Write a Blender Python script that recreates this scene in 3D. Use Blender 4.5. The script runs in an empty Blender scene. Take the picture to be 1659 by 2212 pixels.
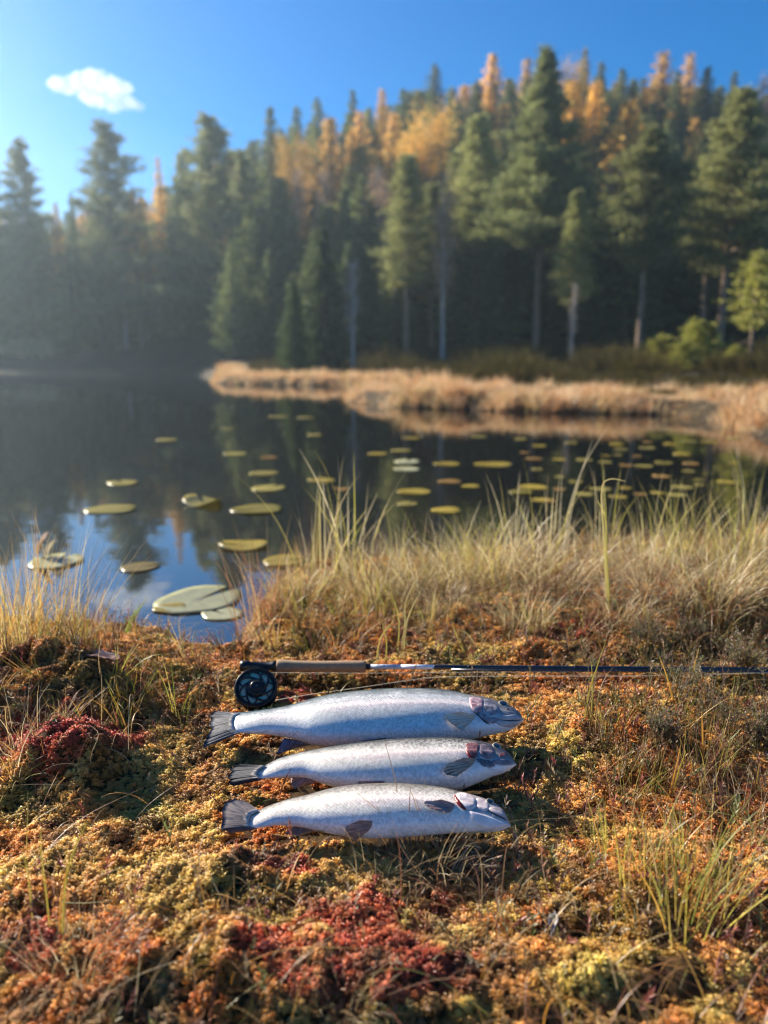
import bpy, math, random
import numpy as np
from mathutils import Vector
from mathutils.bvhtree import BVHTree

SC = bpy.context.scene
COL = SC.collection
rng = np.random.default_rng(7)
random.seed(7)
PI = math.pi

# ---------------------------------------------------------------- camera
CAMZ = 0.80
PITCH = math.radians(11.7)
FPX = 1597.0                      # focal length in pixels of a 1659 x 2212 view
cam = bpy.data.cameras.new('camera')
camo = bpy.data.objects.new('camera', cam)
COL.objects.link(camo)
camo.location = (0, 0, CAMZ)
camo.rotation_euler = (PI / 2 - PITCH, 0, 0)
cam.sensor_fit = 'VERTICAL'
cam.sensor_height = 36
cam.sensor_width = 27
cam.lens = 36 * FPX / 2212
cam.clip_start = 0.05
cam.clip_end = 3000
cam.dof.use_dof = True
cam.dof.focus_distance = 1.19
cam.dof.aperture_fstop = 2.5
SC.camera = camo

# ---------------------------------------------------------------- light
SUN_AZ = math.radians(51)         # left of the view direction
SUN_EL = math.radians(27)
world = bpy.data.worlds.new('World')
SC.world = world
world.use_nodes = True
wn = world.node_tree
for n in list(wn.nodes):
    wn.nodes.remove(n)
sky = wn.nodes.new('ShaderNodeTexSky')
sky.sky_type = 'NISHITA'
sky.sun_disc = False
sky.sun_elevation = SUN_EL
sky.sun_rotation = -SUN_AZ
sky.altitude = 300
sky.air_density = 1.0
sky.dust_density = 0.4
sky.ozone_density = 3.0
hs = wn.nodes.new('ShaderNodeHueSaturation')
hs.inputs['Saturation'].default_value = 1.68
hs.inputs['Hue'].default_value = 0.507
bg = wn.nodes.new('ShaderNodeBackground')
bg.inputs['Strength'].default_value = 0.058
wo = wn.nodes.new('ShaderNodeOutputWorld')
wn.links.new(sky.outputs[0], hs.inputs['Color'])
wn.links.new(hs.outputs[0], bg.inputs[0])
wn.links.new(bg.outputs[0], wo.inputs[0])

sl = bpy.data.lights.new('sun', 'SUN')
sl.energy = 5.0
sl.angle = math.radians(0.5)
sl.color = (1.0, 0.90, 0.74)
so = bpy.data.objects.new('sun', sl)
COL.objects.link(so)
tosun = Vector((-math.sin(SUN_AZ) * math.cos(SUN_EL), math.cos(SUN_AZ) * math.cos(SUN_EL), math.sin(SUN_EL)))
so.rotation_euler = tosun.to_track_quat('Z', 'Y').to_euler()
so.location = tosun * 50

SC.view_settings.view_transform = 'Standard'
SC.view_settings.look = 'None'
SC.view_settings.gamma = 1.0
SC.view_settings.exposure = 1.4
SC.view_settings.use_curve_mapping = False
SC.render.engine = 'CYCLES'
SC.cycles.use_denoising = True
SC.cycles.filter_width = 1.1
SC.cycles.max_bounces = 8
SC.cycles.diffuse_bounces = 3
SC.cycles.glossy_bounces = 3
SC.cycles.transmission_bounces = 4
SC.cycles.volume_bounces = 6
SC.cycles.caustics_reflective = False
SC.cycles.caustics_refractive = False
SC.cycles.sample_clamp_indirect = 4

# ---------------------------------------------------------------- photo geometry
CP, SP = math.cos(PITCH), math.sin(PITCH)


def ray(u, v):
    a, b = (u - 829.5) / FPX, -(v - 1106) / FPX
    return np.array([a, CP + b * SP, -SP + b * CP])


def on_z(u, v, z=0.0):
    d = ray(u, v)
    t = (z - CAMZ) / d[2]
    return np.array([0, 0, CAMZ]) + d * t


def at_y(u, v, y):
    d = ray(u, v)
    return np.array([0, 0, CAMZ]) + d * (y / d[1])


def crop(cx, cy):                 # the close-up crop of the fish -> 1659 wide view
    return (750 + cx * 0.8439) * 0.54861, (2550 + cy * 0.8439) * 0.54861


# ---------------------------------------------------------------- helpers
def tag(o, label=None, cat=None, group=None, kind=None):
    if label: o['label'] = label
    if cat: o['category'] = cat
    if group: o['group'] = group
    if kind: o['kind'] = kind
    return o


def empty(name, loc, label, cat, group=None, rz=0.0):
    o = bpy.data.objects.new(name, None)
    o.empty_display_size = 0.05
    COL.objects.link(o)
    o.location = loc
    o.rotation_euler = (0, 0, rz)
    return tag(o, label, cat, group)


def mesh(name, V, F, mat=None, smooth=False, tint=None, uv=None):
    """V (n,3); F an (m,k) array or a list of such arrays / faces"""
    me = bpy.data.meshes.new(name)
    V = np.asarray(V, dtype=np.float32)
    if isinstance(F, np.ndarray):
        F = [F]
    if len(F) and isinstance(F[0], np.ndarray) and F[0].ndim == 2:
        sizes = np.concatenate([np.full(len(f), f.shape[1], dtype=np.int32) for f in F])
        idx = np.concatenate([f.ravel() for f in F]).astype(np.int32)
        me.vertices.add(len(V))
        me.vertices.foreach_set('co', V.ravel())
        me.loops.add(len(idx))
        me.loops.foreach_set('vertex_index', idx)
        me.polygons.add(len(sizes))
        st = np.zeros(len(sizes), dtype=np.int32)
        st[1:] = np.cumsum(sizes)[:-1]
        me.polygons.foreach_set('loop_start', st)
        me.polygons.foreach_set('loop_total', sizes)
        me.update(calc_edges=True)
    else:
        me.from_pydata([tuple(map(float, v)) for v in V], [], [tuple(int(i) for i in f) for f in F])
        me.update()
    if tint is not None:
        at = me.attributes.new('tint', 'FLOAT_COLOR', 'POINT')
        t = np.ones((len(V), 4), dtype=np.float32)
        t[:, :3] = tint
        at.data.foreach_set('color', t.ravel())
    if uv is not None:
        lay = me.uv_layers.new(name='uv')
        li = np.zeros(len(me.loops), dtype=np.int32)
        me.loops.foreach_get('vertex_index', li)
        lay.data.foreach_set('uv', np.asarray(uv, dtype=np.float32)[li].ravel())
    if smooth:
        me.polygons.foreach_set('use_smooth', np.ones(len(me.polygons), dtype=bool))
    if mat:
        me.materials.append(mat)
    return me


def obj(name, me, parent=None, col=None):
    o = bpy.data.objects.new(name, me)
    (col or COL).objects.link(o)
    if parent is not None:
        o.parent = parent
    return o


class MB:
    """collects pieces into one mesh"""
    def __init__(self):
        self.V, self.F, self.T, self.n = [], [], [], 0

    def add(self, V, F, tint=(1, 1, 1)):
        V = np.asarray(V, dtype=float)
        F = np.asarray(F)
        self.V.append(V)
        self.F.append(F + self.n)
        t = np.ones((len(V), 3)); t[:] = tint
        self.T.append(t)
        self.n += len(V)

    def mesh(self, name, mat, smooth=False):
        fs = {}
        for f in self.F:
            fs.setdefault(f.shape[1], []).append(f)
        return mesh(name, np.concatenate(self.V), [np.concatenate(v) for v in fs.values()], mat, smooth,
                    tint=np.concatenate(self.T))


def tube_data(pts, rad, n=8, caps=True):
    pts = np.asarray(pts, dtype=float)
    k = len(pts)
    rad = np.full(k, rad) if np.isscalar(rad) else np.asarray(rad, dtype=float)
    tang = np.gradient(pts, axis=0)
    tang /= np.linalg.norm(tang, axis=1)[:, None] + 1e-12
    ref = np.array([0, 0, 1.0]) if abs(tang[0][2]) < 0.9 else np.array([1.0, 0, 0])
    V = []
    a = np.linspace(0, 2 * PI, n, endpoint=False)
    for i in range(k):
        s = np.cross(tang[i], ref); s /= np.linalg.norm(s) + 1e-12
        r2 = np.cross(s, tang[i])
        ref = r2
        V.append(pts[i] + rad[i] * (np.outer(np.cos(a), s) + np.outer(np.sin(a), r2)))
    V = np.concatenate(V)
    F = []
    for i in range(k - 1):
        for j in range(n):
            F.append((i * n + j, i * n + (j + 1) % n, (i + 1) * n + (j + 1) % n, (i + 1) * n + j))
    F = np.array(F)
    if caps:
        c0, c1 = len(V), len(V) + 1
        V = np.vstack([V, pts[0], pts[-1]])
        C = [(c0, (j + 1) % n, j, j) for j in range(n)] + [(c1, (k - 1) * n + j, (k - 1) * n + (j + 1) % n, (k - 1) * n + (j + 1) % n) for j in range(n)]
        tri = np.array(C)[:, :3]
        return V, F, tri
    return V, F, np.zeros((0, 3), int)


def tube(mb, pts, rad, n=8, tint=(1, 1, 1)):
    V, F, T = tube_data(pts, rad, n)
    base = mb.n
    mb.add(V, F, tint)
    if len(T):
        mb.F.append(T + base)


def hsh(i, j, s):
    x = (i * 374761393 + j * 668265263 + s * 974711) & 0xffffffff
    x = ((x ^ (x >> 13)) * 1274126177) & 0xffffffff
    return ((x ^ (x >> 16)) & 0xffff) / 65535.0


def vnoise(x, y, s=0):
    xi, yi = np.floor(x).astype(np.int64), np.floor(y).astype(np.int64)
    fx, fy = x - xi, y - yi
    fx, fy = fx * fx * (3 - 2 * fx), fy * fy * (3 - 2 * fy)
    a, b = hsh(xi, yi, s), hsh(xi + 1, yi, s)
    c, d = hsh(xi, yi + 1, s), hsh(xi + 1, yi + 1, s)
    return (a * (1 - fx) + b * fx) * (1 - fy) + (c * (1 - fx) + d * fx) * fy


def fbm(x, y, s=0, o=4):
    t, a, tot = 0, 1.0, 0
    for k in range(o):
        t = t + a * vnoise(x * 2 ** k + 17.3 * k, y * 2 ** k - 9.1 * k, s + k)
        tot += a
        a *= 0.5
    return t / tot


def sstep(a, b, x):
    t = np.clip((x - a) / (b - a), 0, 1)
    return t * t * (3 - 2 * t)


def sdist(x, y, poly):
    """signed distance to a polygon, positive inside"""
    x = np.asarray(x, dtype=float); y = np.asarray(y, dtype=float)
    dm = np.full(x.shape, 1e9)
    ins = np.zeros(x.shape, dtype=bool)
    n = len(poly)
    for i in range(n):
        x0, y0 = poly[i]; x1, y1 = poly[(i + 1) % n]
        dx, dy = x1 - x0, y1 - y0
        t = np.clip(((x - x0) * dx + (y - y0) * dy) / (dx * dx + dy * dy + 1e-12), 0, 1)
        dm = np.minimum(dm, np.hypot(x - x0 - t * dx, y - y0 - t * dy))
        c = (y0 > y) != (y1 > y)
        xx = x0 + (y - y0) * dx / (dy if abs(dy) > 1e-12 else 1e-12)
        ins ^= c & (x < xx)
    return np.where(ins, dm, -dm)


# ---------------------------------------------------------------- materials
def newmat(name):
    m = bpy.data.materials.new(name)
    m.use_nodes = True
    nt = m.node_tree
    for n in list(nt.nodes):
        nt.nodes.remove(n)
    return m, nt


def N(nt, typ, **kw):
    n = nt.nodes.new(typ)
    for k, v in kw.items():
        setattr(n, k, v)
    return n


def plain(name, col, rough=0.5, metal=0.0, spec=0.5, noise=0.0, nscale=40, bump=0.0, coat=0.0):
    m, nt = newmat(name)
    p = N(nt, 'ShaderNodeBsdfPrincipled')
    p.inputs['Roughness'].default_value = rough
    p.inputs['Metallic'].default_value = metal
    p.inputs['Specular IOR Level'].default_value = spec
    p.inputs['Coat Weight'].default_value = coat
    o = N(nt, 'ShaderNodeOutputMaterial')
    nt.links.new(p.outputs[0], o.inputs[0])
    p.inputs['Base Color'].default_value = (*col, 1)
    if noise or bump:
        tc = N(nt, 'ShaderNodeTexCoord')
        nz = N(nt, 'ShaderNodeTexNoise')
        nz.inputs['Scale'].default_value = nscale
        nz.inputs['Detail'].default_value = 5
        nt.links.new(tc.outputs['Object'], nz.inputs['Vector'])
        if noise:
            mx = N(nt, 'ShaderNodeMix', data_type='RGBA')
            mx.inputs[6].default_value = (*[c * (1 - noise) for c in col], 1)
            mx.inputs[7].default_value = (*[min(1, c * (1 + noise)) for c in col], 1)
            nt.links.new(nz.outputs['Fac'], mx.inputs[0])
            nt.links.new(mx.outputs[2], p.inputs['Base Color'])
        if bump:
            b = N(nt, 'ShaderNodeBump')
            b.inputs['Strength'].default_value = 0.6
            b.inputs['Distance'].default_value = bump
            nt.links.new(nz.outputs['Fac'], b.inputs['Height'])
            nt.links.new(b.outputs[0], p.inputs['Normal'])
    return m


def leafmat(name, inst=False, trans=0.4, gloss=0.12, rough=0.45, var=0.0):
    """diffuse + translucent, colour from the 'tint' attribute"""
    m, nt = newmat(name)
    at = N(nt, 'ShaderNodeAttribute', attribute_name='tint')
    colour = at.outputs['Color']
    if inst:
        a2 = N(nt, 'ShaderNodeAttribute', attribute_name='tint', attribute_type='INSTANCER')
        mx = N(nt, 'ShaderNodeMix', data_type='RGBA', blend_type='MULTIPLY')
        mx.inputs[0].default_value = 1
        nt.links.new(colour, mx.inputs[6]); nt.links.new(a2.outputs['Color'], mx.inputs[7])
        colour = mx.outputs[2]
    if var:
        oi = N(nt, 'ShaderNodeObjectInfo')
        mr = N(nt, 'ShaderNodeMapRange')
        mr.inputs[3].default_value = 1 - var; mr.inputs[4].default_value = 1 + var
        nt.links.new(oi.outputs['Random'], mr.inputs[0])
        h = N(nt, 'ShaderNodeHueSaturation')
        nt.links.new(mr.outputs[0], h.inputs['Value'])
        nt.links.new(colour, h.inputs['Color'])
        colour = h.outputs[0]
    d = N(nt, 'ShaderNodeBsdfDiffuse')
    t = N(nt, 'ShaderNodeBsdfTranslucent')
    g = N(nt, 'ShaderNodeBsdfGlossy'); g.inputs['Roughness'].default_value = rough
    g.inputs['Color'].default_value = (0.9, 0.9, 0.9, 1)
    nt.links.new(colour, d.inputs[0]); nt.links.new(colour, t.inputs[0])
    m1 = N(nt, 'ShaderNodeMixShader'); m1.inputs[0].default_value = trans
    m2 = N(nt, 'ShaderNodeMixShader'); m2.inputs[0].default_value = gloss
    nt.links.new(d.outputs[0], m1.inputs[1]); nt.links.new(t.outputs[0], m1.inputs[2])
    nt.links.new(m1.outputs[0], m2.inputs[1]); nt.links.new(g.outputs[0], m2.inputs[2])
    o = N(nt, 'ShaderNodeOutputMaterial')
    nt.links.new(m2.outputs[0], o.inputs[0])
    return m


M_LEAF = leafmat('grass_blade', trans=0.45, gloss=0.045)
M_LEAF_I = leafmat('scattered_blade', inst=True, trans=0.45, gloss=0.05)
M_MOSS = leafmat('sphagnum_head', inst=True, trans=0.40, gloss=0.05, rough=0.35)
M_SPRIG = leafmat('leathery_leaf', inst=True, trans=0.28, gloss=0.05, rough=0.5)
M_CROWN = leafmat('tree_foliage', trans=0.42, gloss=0.02, rough=0.6, var=0.25)
M_PAD = leafmat('lily_pad_leaf', trans=0.2, gloss=0.08, rough=0.3, var=0.2)


def ground_mat(name, cols, scale, bump=0.01):
    m, nt = newmat(name)
    g = N(nt, 'ShaderNodeNewGeometry')
    nz = N(nt, 'ShaderNodeTexNoise'); nz.inputs['Scale'].default_value = scale; nz.inputs['Detail'].default_value = 8
    nz.inputs['Roughness'].default_value = 0.7
    nt.links.new(g.outputs['Position'], nz.inputs['Vector'])
    r = N(nt, 'ShaderNodeValToRGB')
    el = r.color_ramp.elements
    while len(el) < len(cols): el.new(0.5)
    for i, c in enumerate(cols):
        el[i].position = 0.3 + 0.4 * i / (len(cols) - 1)
        el[i].color = (*c, 1)
    nt.links.new(nz.outputs['Fac'], r.inputs[0])
    p = N(nt, 'ShaderNodeBsdfPrincipled'); p.inputs['Roughness'].default_value = 0.9
    p.inputs['Specular IOR Level'].default_value = 0.2
    nt.links.new(r.outputs[0], p.inputs['Base Color'])
    b = N(nt, 'ShaderNodeBump'); b.inputs['Distance'].default_value = bump
    nt.links.new(nz.outputs['Fac'], b.inputs['Height']); nt.links.new(b.outputs[0], p.inputs['Normal'])
    o = N(nt, 'ShaderNodeOutputMaterial'); nt.links.new(p.outputs[0], o.inputs[0])
    return m


M_BOG = ground_mat('peaty_moss_floor', [(0.012, 0.008, 0.004), (0.05, 0.026, 0.009), (0.09, 0.045, 0.012), (0.06, 0.05, 0.012)], 60, 0.01)
M_MARSH = ground_mat('marsh_peat', [(0.02, 0.012, 0.006), (0.10, 0.05, 0.02), (0.2, 0.11, 0.04)], 3, 0.03)
M_WOODFLOOR = ground_mat('forest_floor', [(0.01, 0.008, 0.005), (0.035, 0.025, 0.012), (0.06, 0.042, 0.02)], 1.2, 0.1)
M_BARK = plain('bark_grey', (0.13, 0.105, 0.09), 0.9, noise=0.5, nscale=6, bump=0.03)
M_BARK_PINE = plain('bark_pine', (0.25, 0.165, 0.115), 0.9, noise=0.5, nscale=5, bump=0.03)
M_BARK_BIRCH = plain('bark_birch', (0.45, 0.42, 0.39), 0.8, noise=0.6, nscale=4, bump=0.01)

# ---------------------------------------------------------------- land shapes
def poly_u(pts, z=0.0):
    return [tuple(on_z(u, v, z)[:2]) for u, v in pts]


NEAR_SHORE = [(-150, 1318), (0, 1325), (130, 1340), (230, 1352), (300, 1362), (400, 1378), (440, 1400), (500, 1398), (528, 1335),
              (560, 1275), (620, 1240), (720, 1222), (900, 1205), (1100, 1190), (1300, 1190), (1450, 1185), (1560, 1170), (1659, 1120), (1800, 1060)]
NEAR_POLY = [(-14, 1.9)] + poly_u(NEAR_SHORE, 0.10) + [(14, 6.5), (14, -6), (-14, -6)]
FAR_SHORE = [(1850, 1010), (1720, 985), (1659, 960), (1620, 935), (1550, 910), (1450, 898), (1300, 893), (1150, 891), (1000, 885), (850, 880), (752, 868),
             (765, 846), (785, 835), (600, 832), (470, 830), (457, 822), (475, 812), (430, 806), (300, 804), (0, 802), (-400, 801)]
FAR_POLY = [(14, 6.6)] + poly_u(FAR_SHORE) + [(-60, 48), (-90, 60), (-90, 260), (160, 260), (160, 6.6)]

FISH_Z = 0.15
HUMMOCKS = [  # pixel u, v, radius x, radius y, height
    (160, 1640, 0.082, 0.066, 0.072), (60, 1500, 0.20, 0.14, 0.075), (190, 1450, 0.16, 0.12, 0.035), (250, 1400, 0.10, 0.06, 0.03),
    (330, 1770, 0.12, 0.05, 0.03), (440, 1900, 0.09, 0.06, 0.035), (600, 1880, 0.12, 0.05, 0.035), (90, 1900, 0.14, 0.08, 0.035),
    (220, 2020, 0.15, 0.05, 0.03), (420, 2080, 0.1, 0.05, 0.03), (760, 2020, 0.13, 0.06, 0.035), (930, 2120, 0.10, 0.04, 0.025),
    (1250, 1900, 0.10, 0.07, 0.025), (1200, 2060, 0.13, 0.06, 0.03), (1450, 2120, 0.12, 0.06, 0.035), (700, 1340, 0.2, 0.1, 0.03),
    (1250, 1330, 0.35, 0.14, 0.025), (950, 1310, 0.3, 0.12, 0.025), (1550, 1310, 0.3, 0.14, 0.05), (1050, 1420, 0.25, 0.08, 0.02),
    (1500, 1560, 0.25, 0.12, 0.02), (505, 1760, 0.07, 0.035, 0.022), (610, 2130, 0.12, 0.05, 0.03), (1600, 1900, 0.12, 0.1, 0.03),
]
HUM = [(on_z(u, v, 0.16)[0], on_z(u, v, 0.16)[1], rx, ry, h) for u, v, rx, ry, h in HUMMOCKS]
FLATS = []      # (x0, y0, x1, y1, half width, z) strips pressed flat by what lies on them


def add_flat(ua, va, ub, vb, w, z):
    a, b = on_z(ua, va, z), on_z(ub, vb, z)
    FLATS.append((a[0], a[1], b[0], b[1], w, z))


add_flat(520, 1575, 1090, 1560, 0.075, 0.145)
add_flat(560, 1662, 1080, 1655, 0.065, 0.145)
add_flat(540, 1770, 1075, 1765, 0.060, 0.145)
add_flat(505, 1440, 2300, 1450, 0.018, 0.155)
add_flat(550, 1510, 560, 1510, 0.05, 0.145)


def ground_h(x, y):
    x = np.asarray(x, dtype=float); y = np.asarray(y, dtype=float)
    s = sdist(x, y, NEAR_POLY) + 0.05 * (fbm(x * 5, y * 5, 3) - 0.5)
    h = 0.135 + 0.05 * (fbm(x * 2.2, y * 2.2, 11, 2) - 0.5) + 0.034 * (fbm(x * 9, y * 9, 21, 2) - 0.45)
    b = fbm(x * 28, y * 28, 31, 2)
    h = h + 0.020 * (b - 0.5)
    for hx, hy, rx, ry, hh in HUM:
        hh = hh if hh > 0.045 else hh * 0.62
        q = ((x - hx) / rx) ** 2 + ((y - hy) / ry) ** 2
        h = h + hh * np.clip(1.25 * np.exp(-q * 0.9) - 0.0, 0, 1.0) * (0.85 + 0.3 * b)
    for x0, y0, x1, y1, w, z in FLATS:
        dx, dy = x1 - x0, y1 - y0
        t = np.clip(((x - x0) * dx + (y - y0) * dy) / (dx * dx + dy * dy), 0, 1)
        d = np.hypot(x - x0 - t * dx, y - y0 - t * dy)
        k = 1 - sstep(w, w + 0.06, d)
        h = h * (1 - k) + (z - 0.006 + 0.008 * (b - 0.5)) * k
    h = h * sstep(-0.04, 0.10, s) - 0.25 * (1 - sstep(-0.30, 0.02, s))
    return h


def hill_h(x, y):
    s = sdist(x, y, FAR_POLY)
    h = 0.20 * sstep(0.0, 0.35, s) - 0.5 * (1 - sstep(-1.5, 0.0, s))
    h = h + 0.10 * (fbm(x * 0.8, y * 0.8, 41) - 0.4) * sstep(0.2, 2, s)
    k = sstep(30, 76, y) * (0.22 + 0.78 * sstep(-22, 6, x - 0.10 * (y - 40)))
    return h + 12.5 * k + 0.5 * sstep(2, 14, s)


def grid_mesh(name, xs, ys, hf, mat):
    X, Y = np.meshgrid(xs, ys)
    Z = hf(X, Y)
    nx, ny = len(xs), len(ys)
    V = np.stack([X.ravel(), Y.ravel(), Z.ravel()], 1)
    i = np.arange(ny - 1)[:, None] * nx + np.arange(nx - 1)[None, :]
    F = np.stack([i, i + 1, i + 1 + nx, i + nx], -1).reshape(-1, 4)
    return mesh(name, V, F, mat, True)


xs = np.concatenate([np.linspace(-14, -2.2, 40)[:-1], np.linspace(-2.2, 2.8, 420), np.linspace(2.8, 14, 40)[1:]])
ys = np.concatenate([np.linspace(-5, 0.35, 24)[:-1], np.linspace(0.35, 3.6, 330), np.linspace(3.6, 7.5, 50)[1:]])
tag(obj('bog_ground', grid_mesh('bog_ground', xs, ys, ground_h, M_BOG)), kind='structure')

xs = np.concatenate([np.linspace(-110, -14, 50)[:-1], np.linspace(-14, 18, 260), np.linspace(18, 110, 50)[1:]])
ys = np.concatenate([np.linspace(6.4, 30, 230)[:-1], np.linspace(30, 90, 90), np.linspace(90, 125, 12)[1:]])
tag(obj('hillside_terrain', grid_mesh('hillside_terrain', xs, ys, hill_h, M_WOODFLOOR)), kind='structure')


def water_mat():
    m, nt = newmat('dark_lake_water')
    g = N(nt, 'ShaderNodeNewGeometry')
    mp = N(nt, 'ShaderNodeMapping'); mp.inputs['Scale'].default_value = (1.6, 6.0, 1)
    n1 = N(nt, 'ShaderNodeTexNoise'); n1.inputs['Scale'].default_value = 1.3; n1.inputs['Detail'].default_value = 3
    nt.links.new(g.outputs['Position'], mp.inputs[0]); nt.links.new(mp.outputs[0], n1.inputs['Vector'])
    # rings are stronger in a breeze patch out on the lake
    n2 = N(nt, 'ShaderNodeTexNoise'); n2.inputs['Scale'].default_value = 0.35
    nt.links.new(g.outputs['Position'], n2.inputs['Vector'])
    mr = N(nt, 'ShaderNodeMapRange'); mr.inputs[1].default_value = 0.4; mr.inputs[2].default_value = 0.65
    mr.inputs[3].default_value = 0.35; mr.inputs[4].default_value = 1.0
    nt.links.new(n2.outputs['Fac'], mr.inputs[0])
    mu = N(nt, 'ShaderNodeMath', operation='MULTIPLY')
    nt.links.new(n1.outputs['Fac'], mu.inputs[0]); nt.links.new(mr.outputs[0], mu.inputs[1])
    b = N(nt, 'ShaderNodeBump'); b.inputs['Strength'].default_value = 1.0; b.inputs['Distance'].default_value = 0.0009
    nt.links.new(mu.outputs[0], b.inputs['Height'])
    p = N(nt, 'ShaderNodeBsdfPrincipled')
    p.inputs['Base Color'].default_value = (0.006, 0.006, 0.005, 1)
    p.inputs['Roughness'].default_value = 0.015
    p.inputs['IOR'].default_value = 2.3
    nt.links.new(b.outputs[0], p.inputs['Normal'])
    o = N(nt, 'ShaderNodeOutputMaterial'); nt.links.new(p.outputs[0], o.inputs[0])
    return m


w = mesh('lake_water', [(-115, -30, 0), (115, -30, 0), (115, 127, 0), (-115, 127, 0)], np.array([[0, 1, 2, 3]]), water_mat())
tag(obj('lake_water', w), kind='structure')

# ---------------------------------------------------------------- blades, cards
def norm(v):
    return v / (np.linalg.norm(v, axis=-1, keepdims=True) + 1e-12)


def blades(base, az, lean, curl, length, width, S=6, tint=None, tip=None, fold=0.0):
    """curved tapering blades; every argument an array of n"""
    n = len(base)
    s = np.linspace(0, 1, S + 1)
    th = lean[:, None] + curl[:, None] * s[None, :] ** 1.5
    ds = length[:, None] / S
    dx = np.sin(th) * ds; dz = np.cos(th) * ds
    hx = np.concatenate([np.zeros((n, 1)), np.cumsum((dx[:, 1:] + dx[:, :-1]) / 2, 1)], 1)
    hz = np.concatenate([np.zeros((n, 1)), np.cumsum((dz[:, 1:] + dz[:, :-1]) / 2, 1)], 1)
    P = np.stack([base[:, 0:1] + hx * np.cos(az)[:, None], base[:, 1:2] + hx * np.sin(az)[:, None], base[:, 2:3] + hz], -1)
    wd = az + rng.uniform(-1.2, 1.2, n) + PI / 2
    W = np.stack([np.cos(wd), np.sin(wd), np.zeros(n)], -1)[:, None, :] * (width[:, None] * (1 - s[None, :] ** 2.2 * 0.93))[:, :, None] * 0.5
    L, R = P - W, P + W
    V = np.stack([L, R], 2).reshape(n, -1, 3)
    k = (S + 1) * 2
    i = np.arange(S) * 2
    f = np.stack([i, i + 1, i + 3, i + 2], -1)
    F = (f[None] + (np.arange(n) * k)[:, None, None]).reshape(-1, 4)
    T = None
    if tint is not None:
        tip_ = tint if tip is None else tip
        T = (tint[:, None, :] * (1 - s[None, :, None]) + tip_[:, None, :] * s[None, :, None])
        T = np.repeat(T, 2, axis=1).reshape(-1, 3)
    return V.reshape(-1, 3), F, T


def pick(cols, n, jit=0.2, p=None):
    cols = np.array(cols, dtype=float)
    c = cols[rng.choice(len(cols), n, p=p)]
    return np.clip(c * rng.uniform(1 - jit, 1 + jit, (n, 1)), 0, 1)


DRY = [(0.50, 0.36, 0.17), (0.42, 0.29, 0.13), (0.58, 0.45, 0.24), (0.34, 0.20, 0.09), (0.62, 0.52, 0.32)]
GREENISH = [(0.36, 0.36, 0.08), (0.45, 0.42, 0.10), (0.25, 0.30, 0.06), (0.55, 0.42, 0.10)]
ORANGE = [(0.55, 0.27, 0.05), (0.5, 0.33, 0.08), (0.60, 0.36, 0.08)]
REDDRY = [(0.22, 0.09, 0.05), (0.3, 0.13, 0.06), (0.38, 0.20, 0.09)]


def tuft_mesh(name, n, R, length, width, lean=(0.0, 0.5), curl=(0.2, 1.2), cols=DRY, tips=None, p=None, S=7, lj=0.35, azm=None, azs=None):
    a = rng.uniform(0, 2 * PI, n)
    r = R * np.sqrt(rng.uniform(0, 1, n))
    base = np.stack([r * np.cos(a), r * np.sin(a), np.full(n, -0.015)], -1)
    az = a + rng.normal(0, 0.7, n)
    if azm is not None:
        az = rng.normal(azm, azs, n)
    c = pick(cols, n, 0.25, p)
    t = c if tips is None else pick(tips, n, 0.2)
    V, F, T = blades(base, az, rng.uniform(*lean, n), rng.uniform(*curl, n), length * rng.uniform(1 - lj, 1 + lj * 0.6, n),
                     width * rng.uniform(0.6, 1.3, n), S, c, t)
    return mesh(name, V, F, M_LEAF, False, tint=T)


# ---------------------------------------------------------------- scattering stuff
def scatter_group(coll):
    g = bpy.data.node_groups.new('scatter', 'GeometryNodeTree')
    g.interface.new_socket('Geometry', in_out='INPUT', socket_type='NodeSocketGeometry')
    g.interface.new_socket('Geometry', in_out='OUTPUT', socket_type='NodeSocketGeometry')
    gi = g.nodes.new('NodeGroupInput'); go = g.nodes.new('NodeGroupOutput')
    ci = g.nodes.new('GeometryNodeCollectionInfo')
    ci.inputs['Collection'].default_value = coll
    ci.inputs['Separate Children'].default_value = True
    ci.inputs['Reset Children'].default_value = True
    ip = g.nodes.new('GeometryNodeInstanceOnPoints')
    ip.inputs['Pick Instance'].default_value = True

    def na(nm, dt):
        a = g.nodes.new('GeometryNodeInputNamedAttribute'); a.data_type = dt
        a.inputs['Name'].default_value = nm
        return a.outputs['Attribute']
    e = g.nodes.new('FunctionNodeEulerToRotation')
    L = g.links.new
    L(gi.outputs[0], ip.inputs['Points'])
    L(ci.outputs[0], ip.inputs['Instance'])
    L(na('pick', 'INT'), ip.inputs['Instance Index'])
    L(na('rot', 'FLOAT_VECTOR'), e.inputs[0]); L(e.outputs[0], ip.inputs['Rotation'])
    L(na('scl', 'FLOAT_VECTOR'), ip.inputs['Scale'])
    L(ip.outputs[0], go.inputs[0])
    return g


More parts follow.
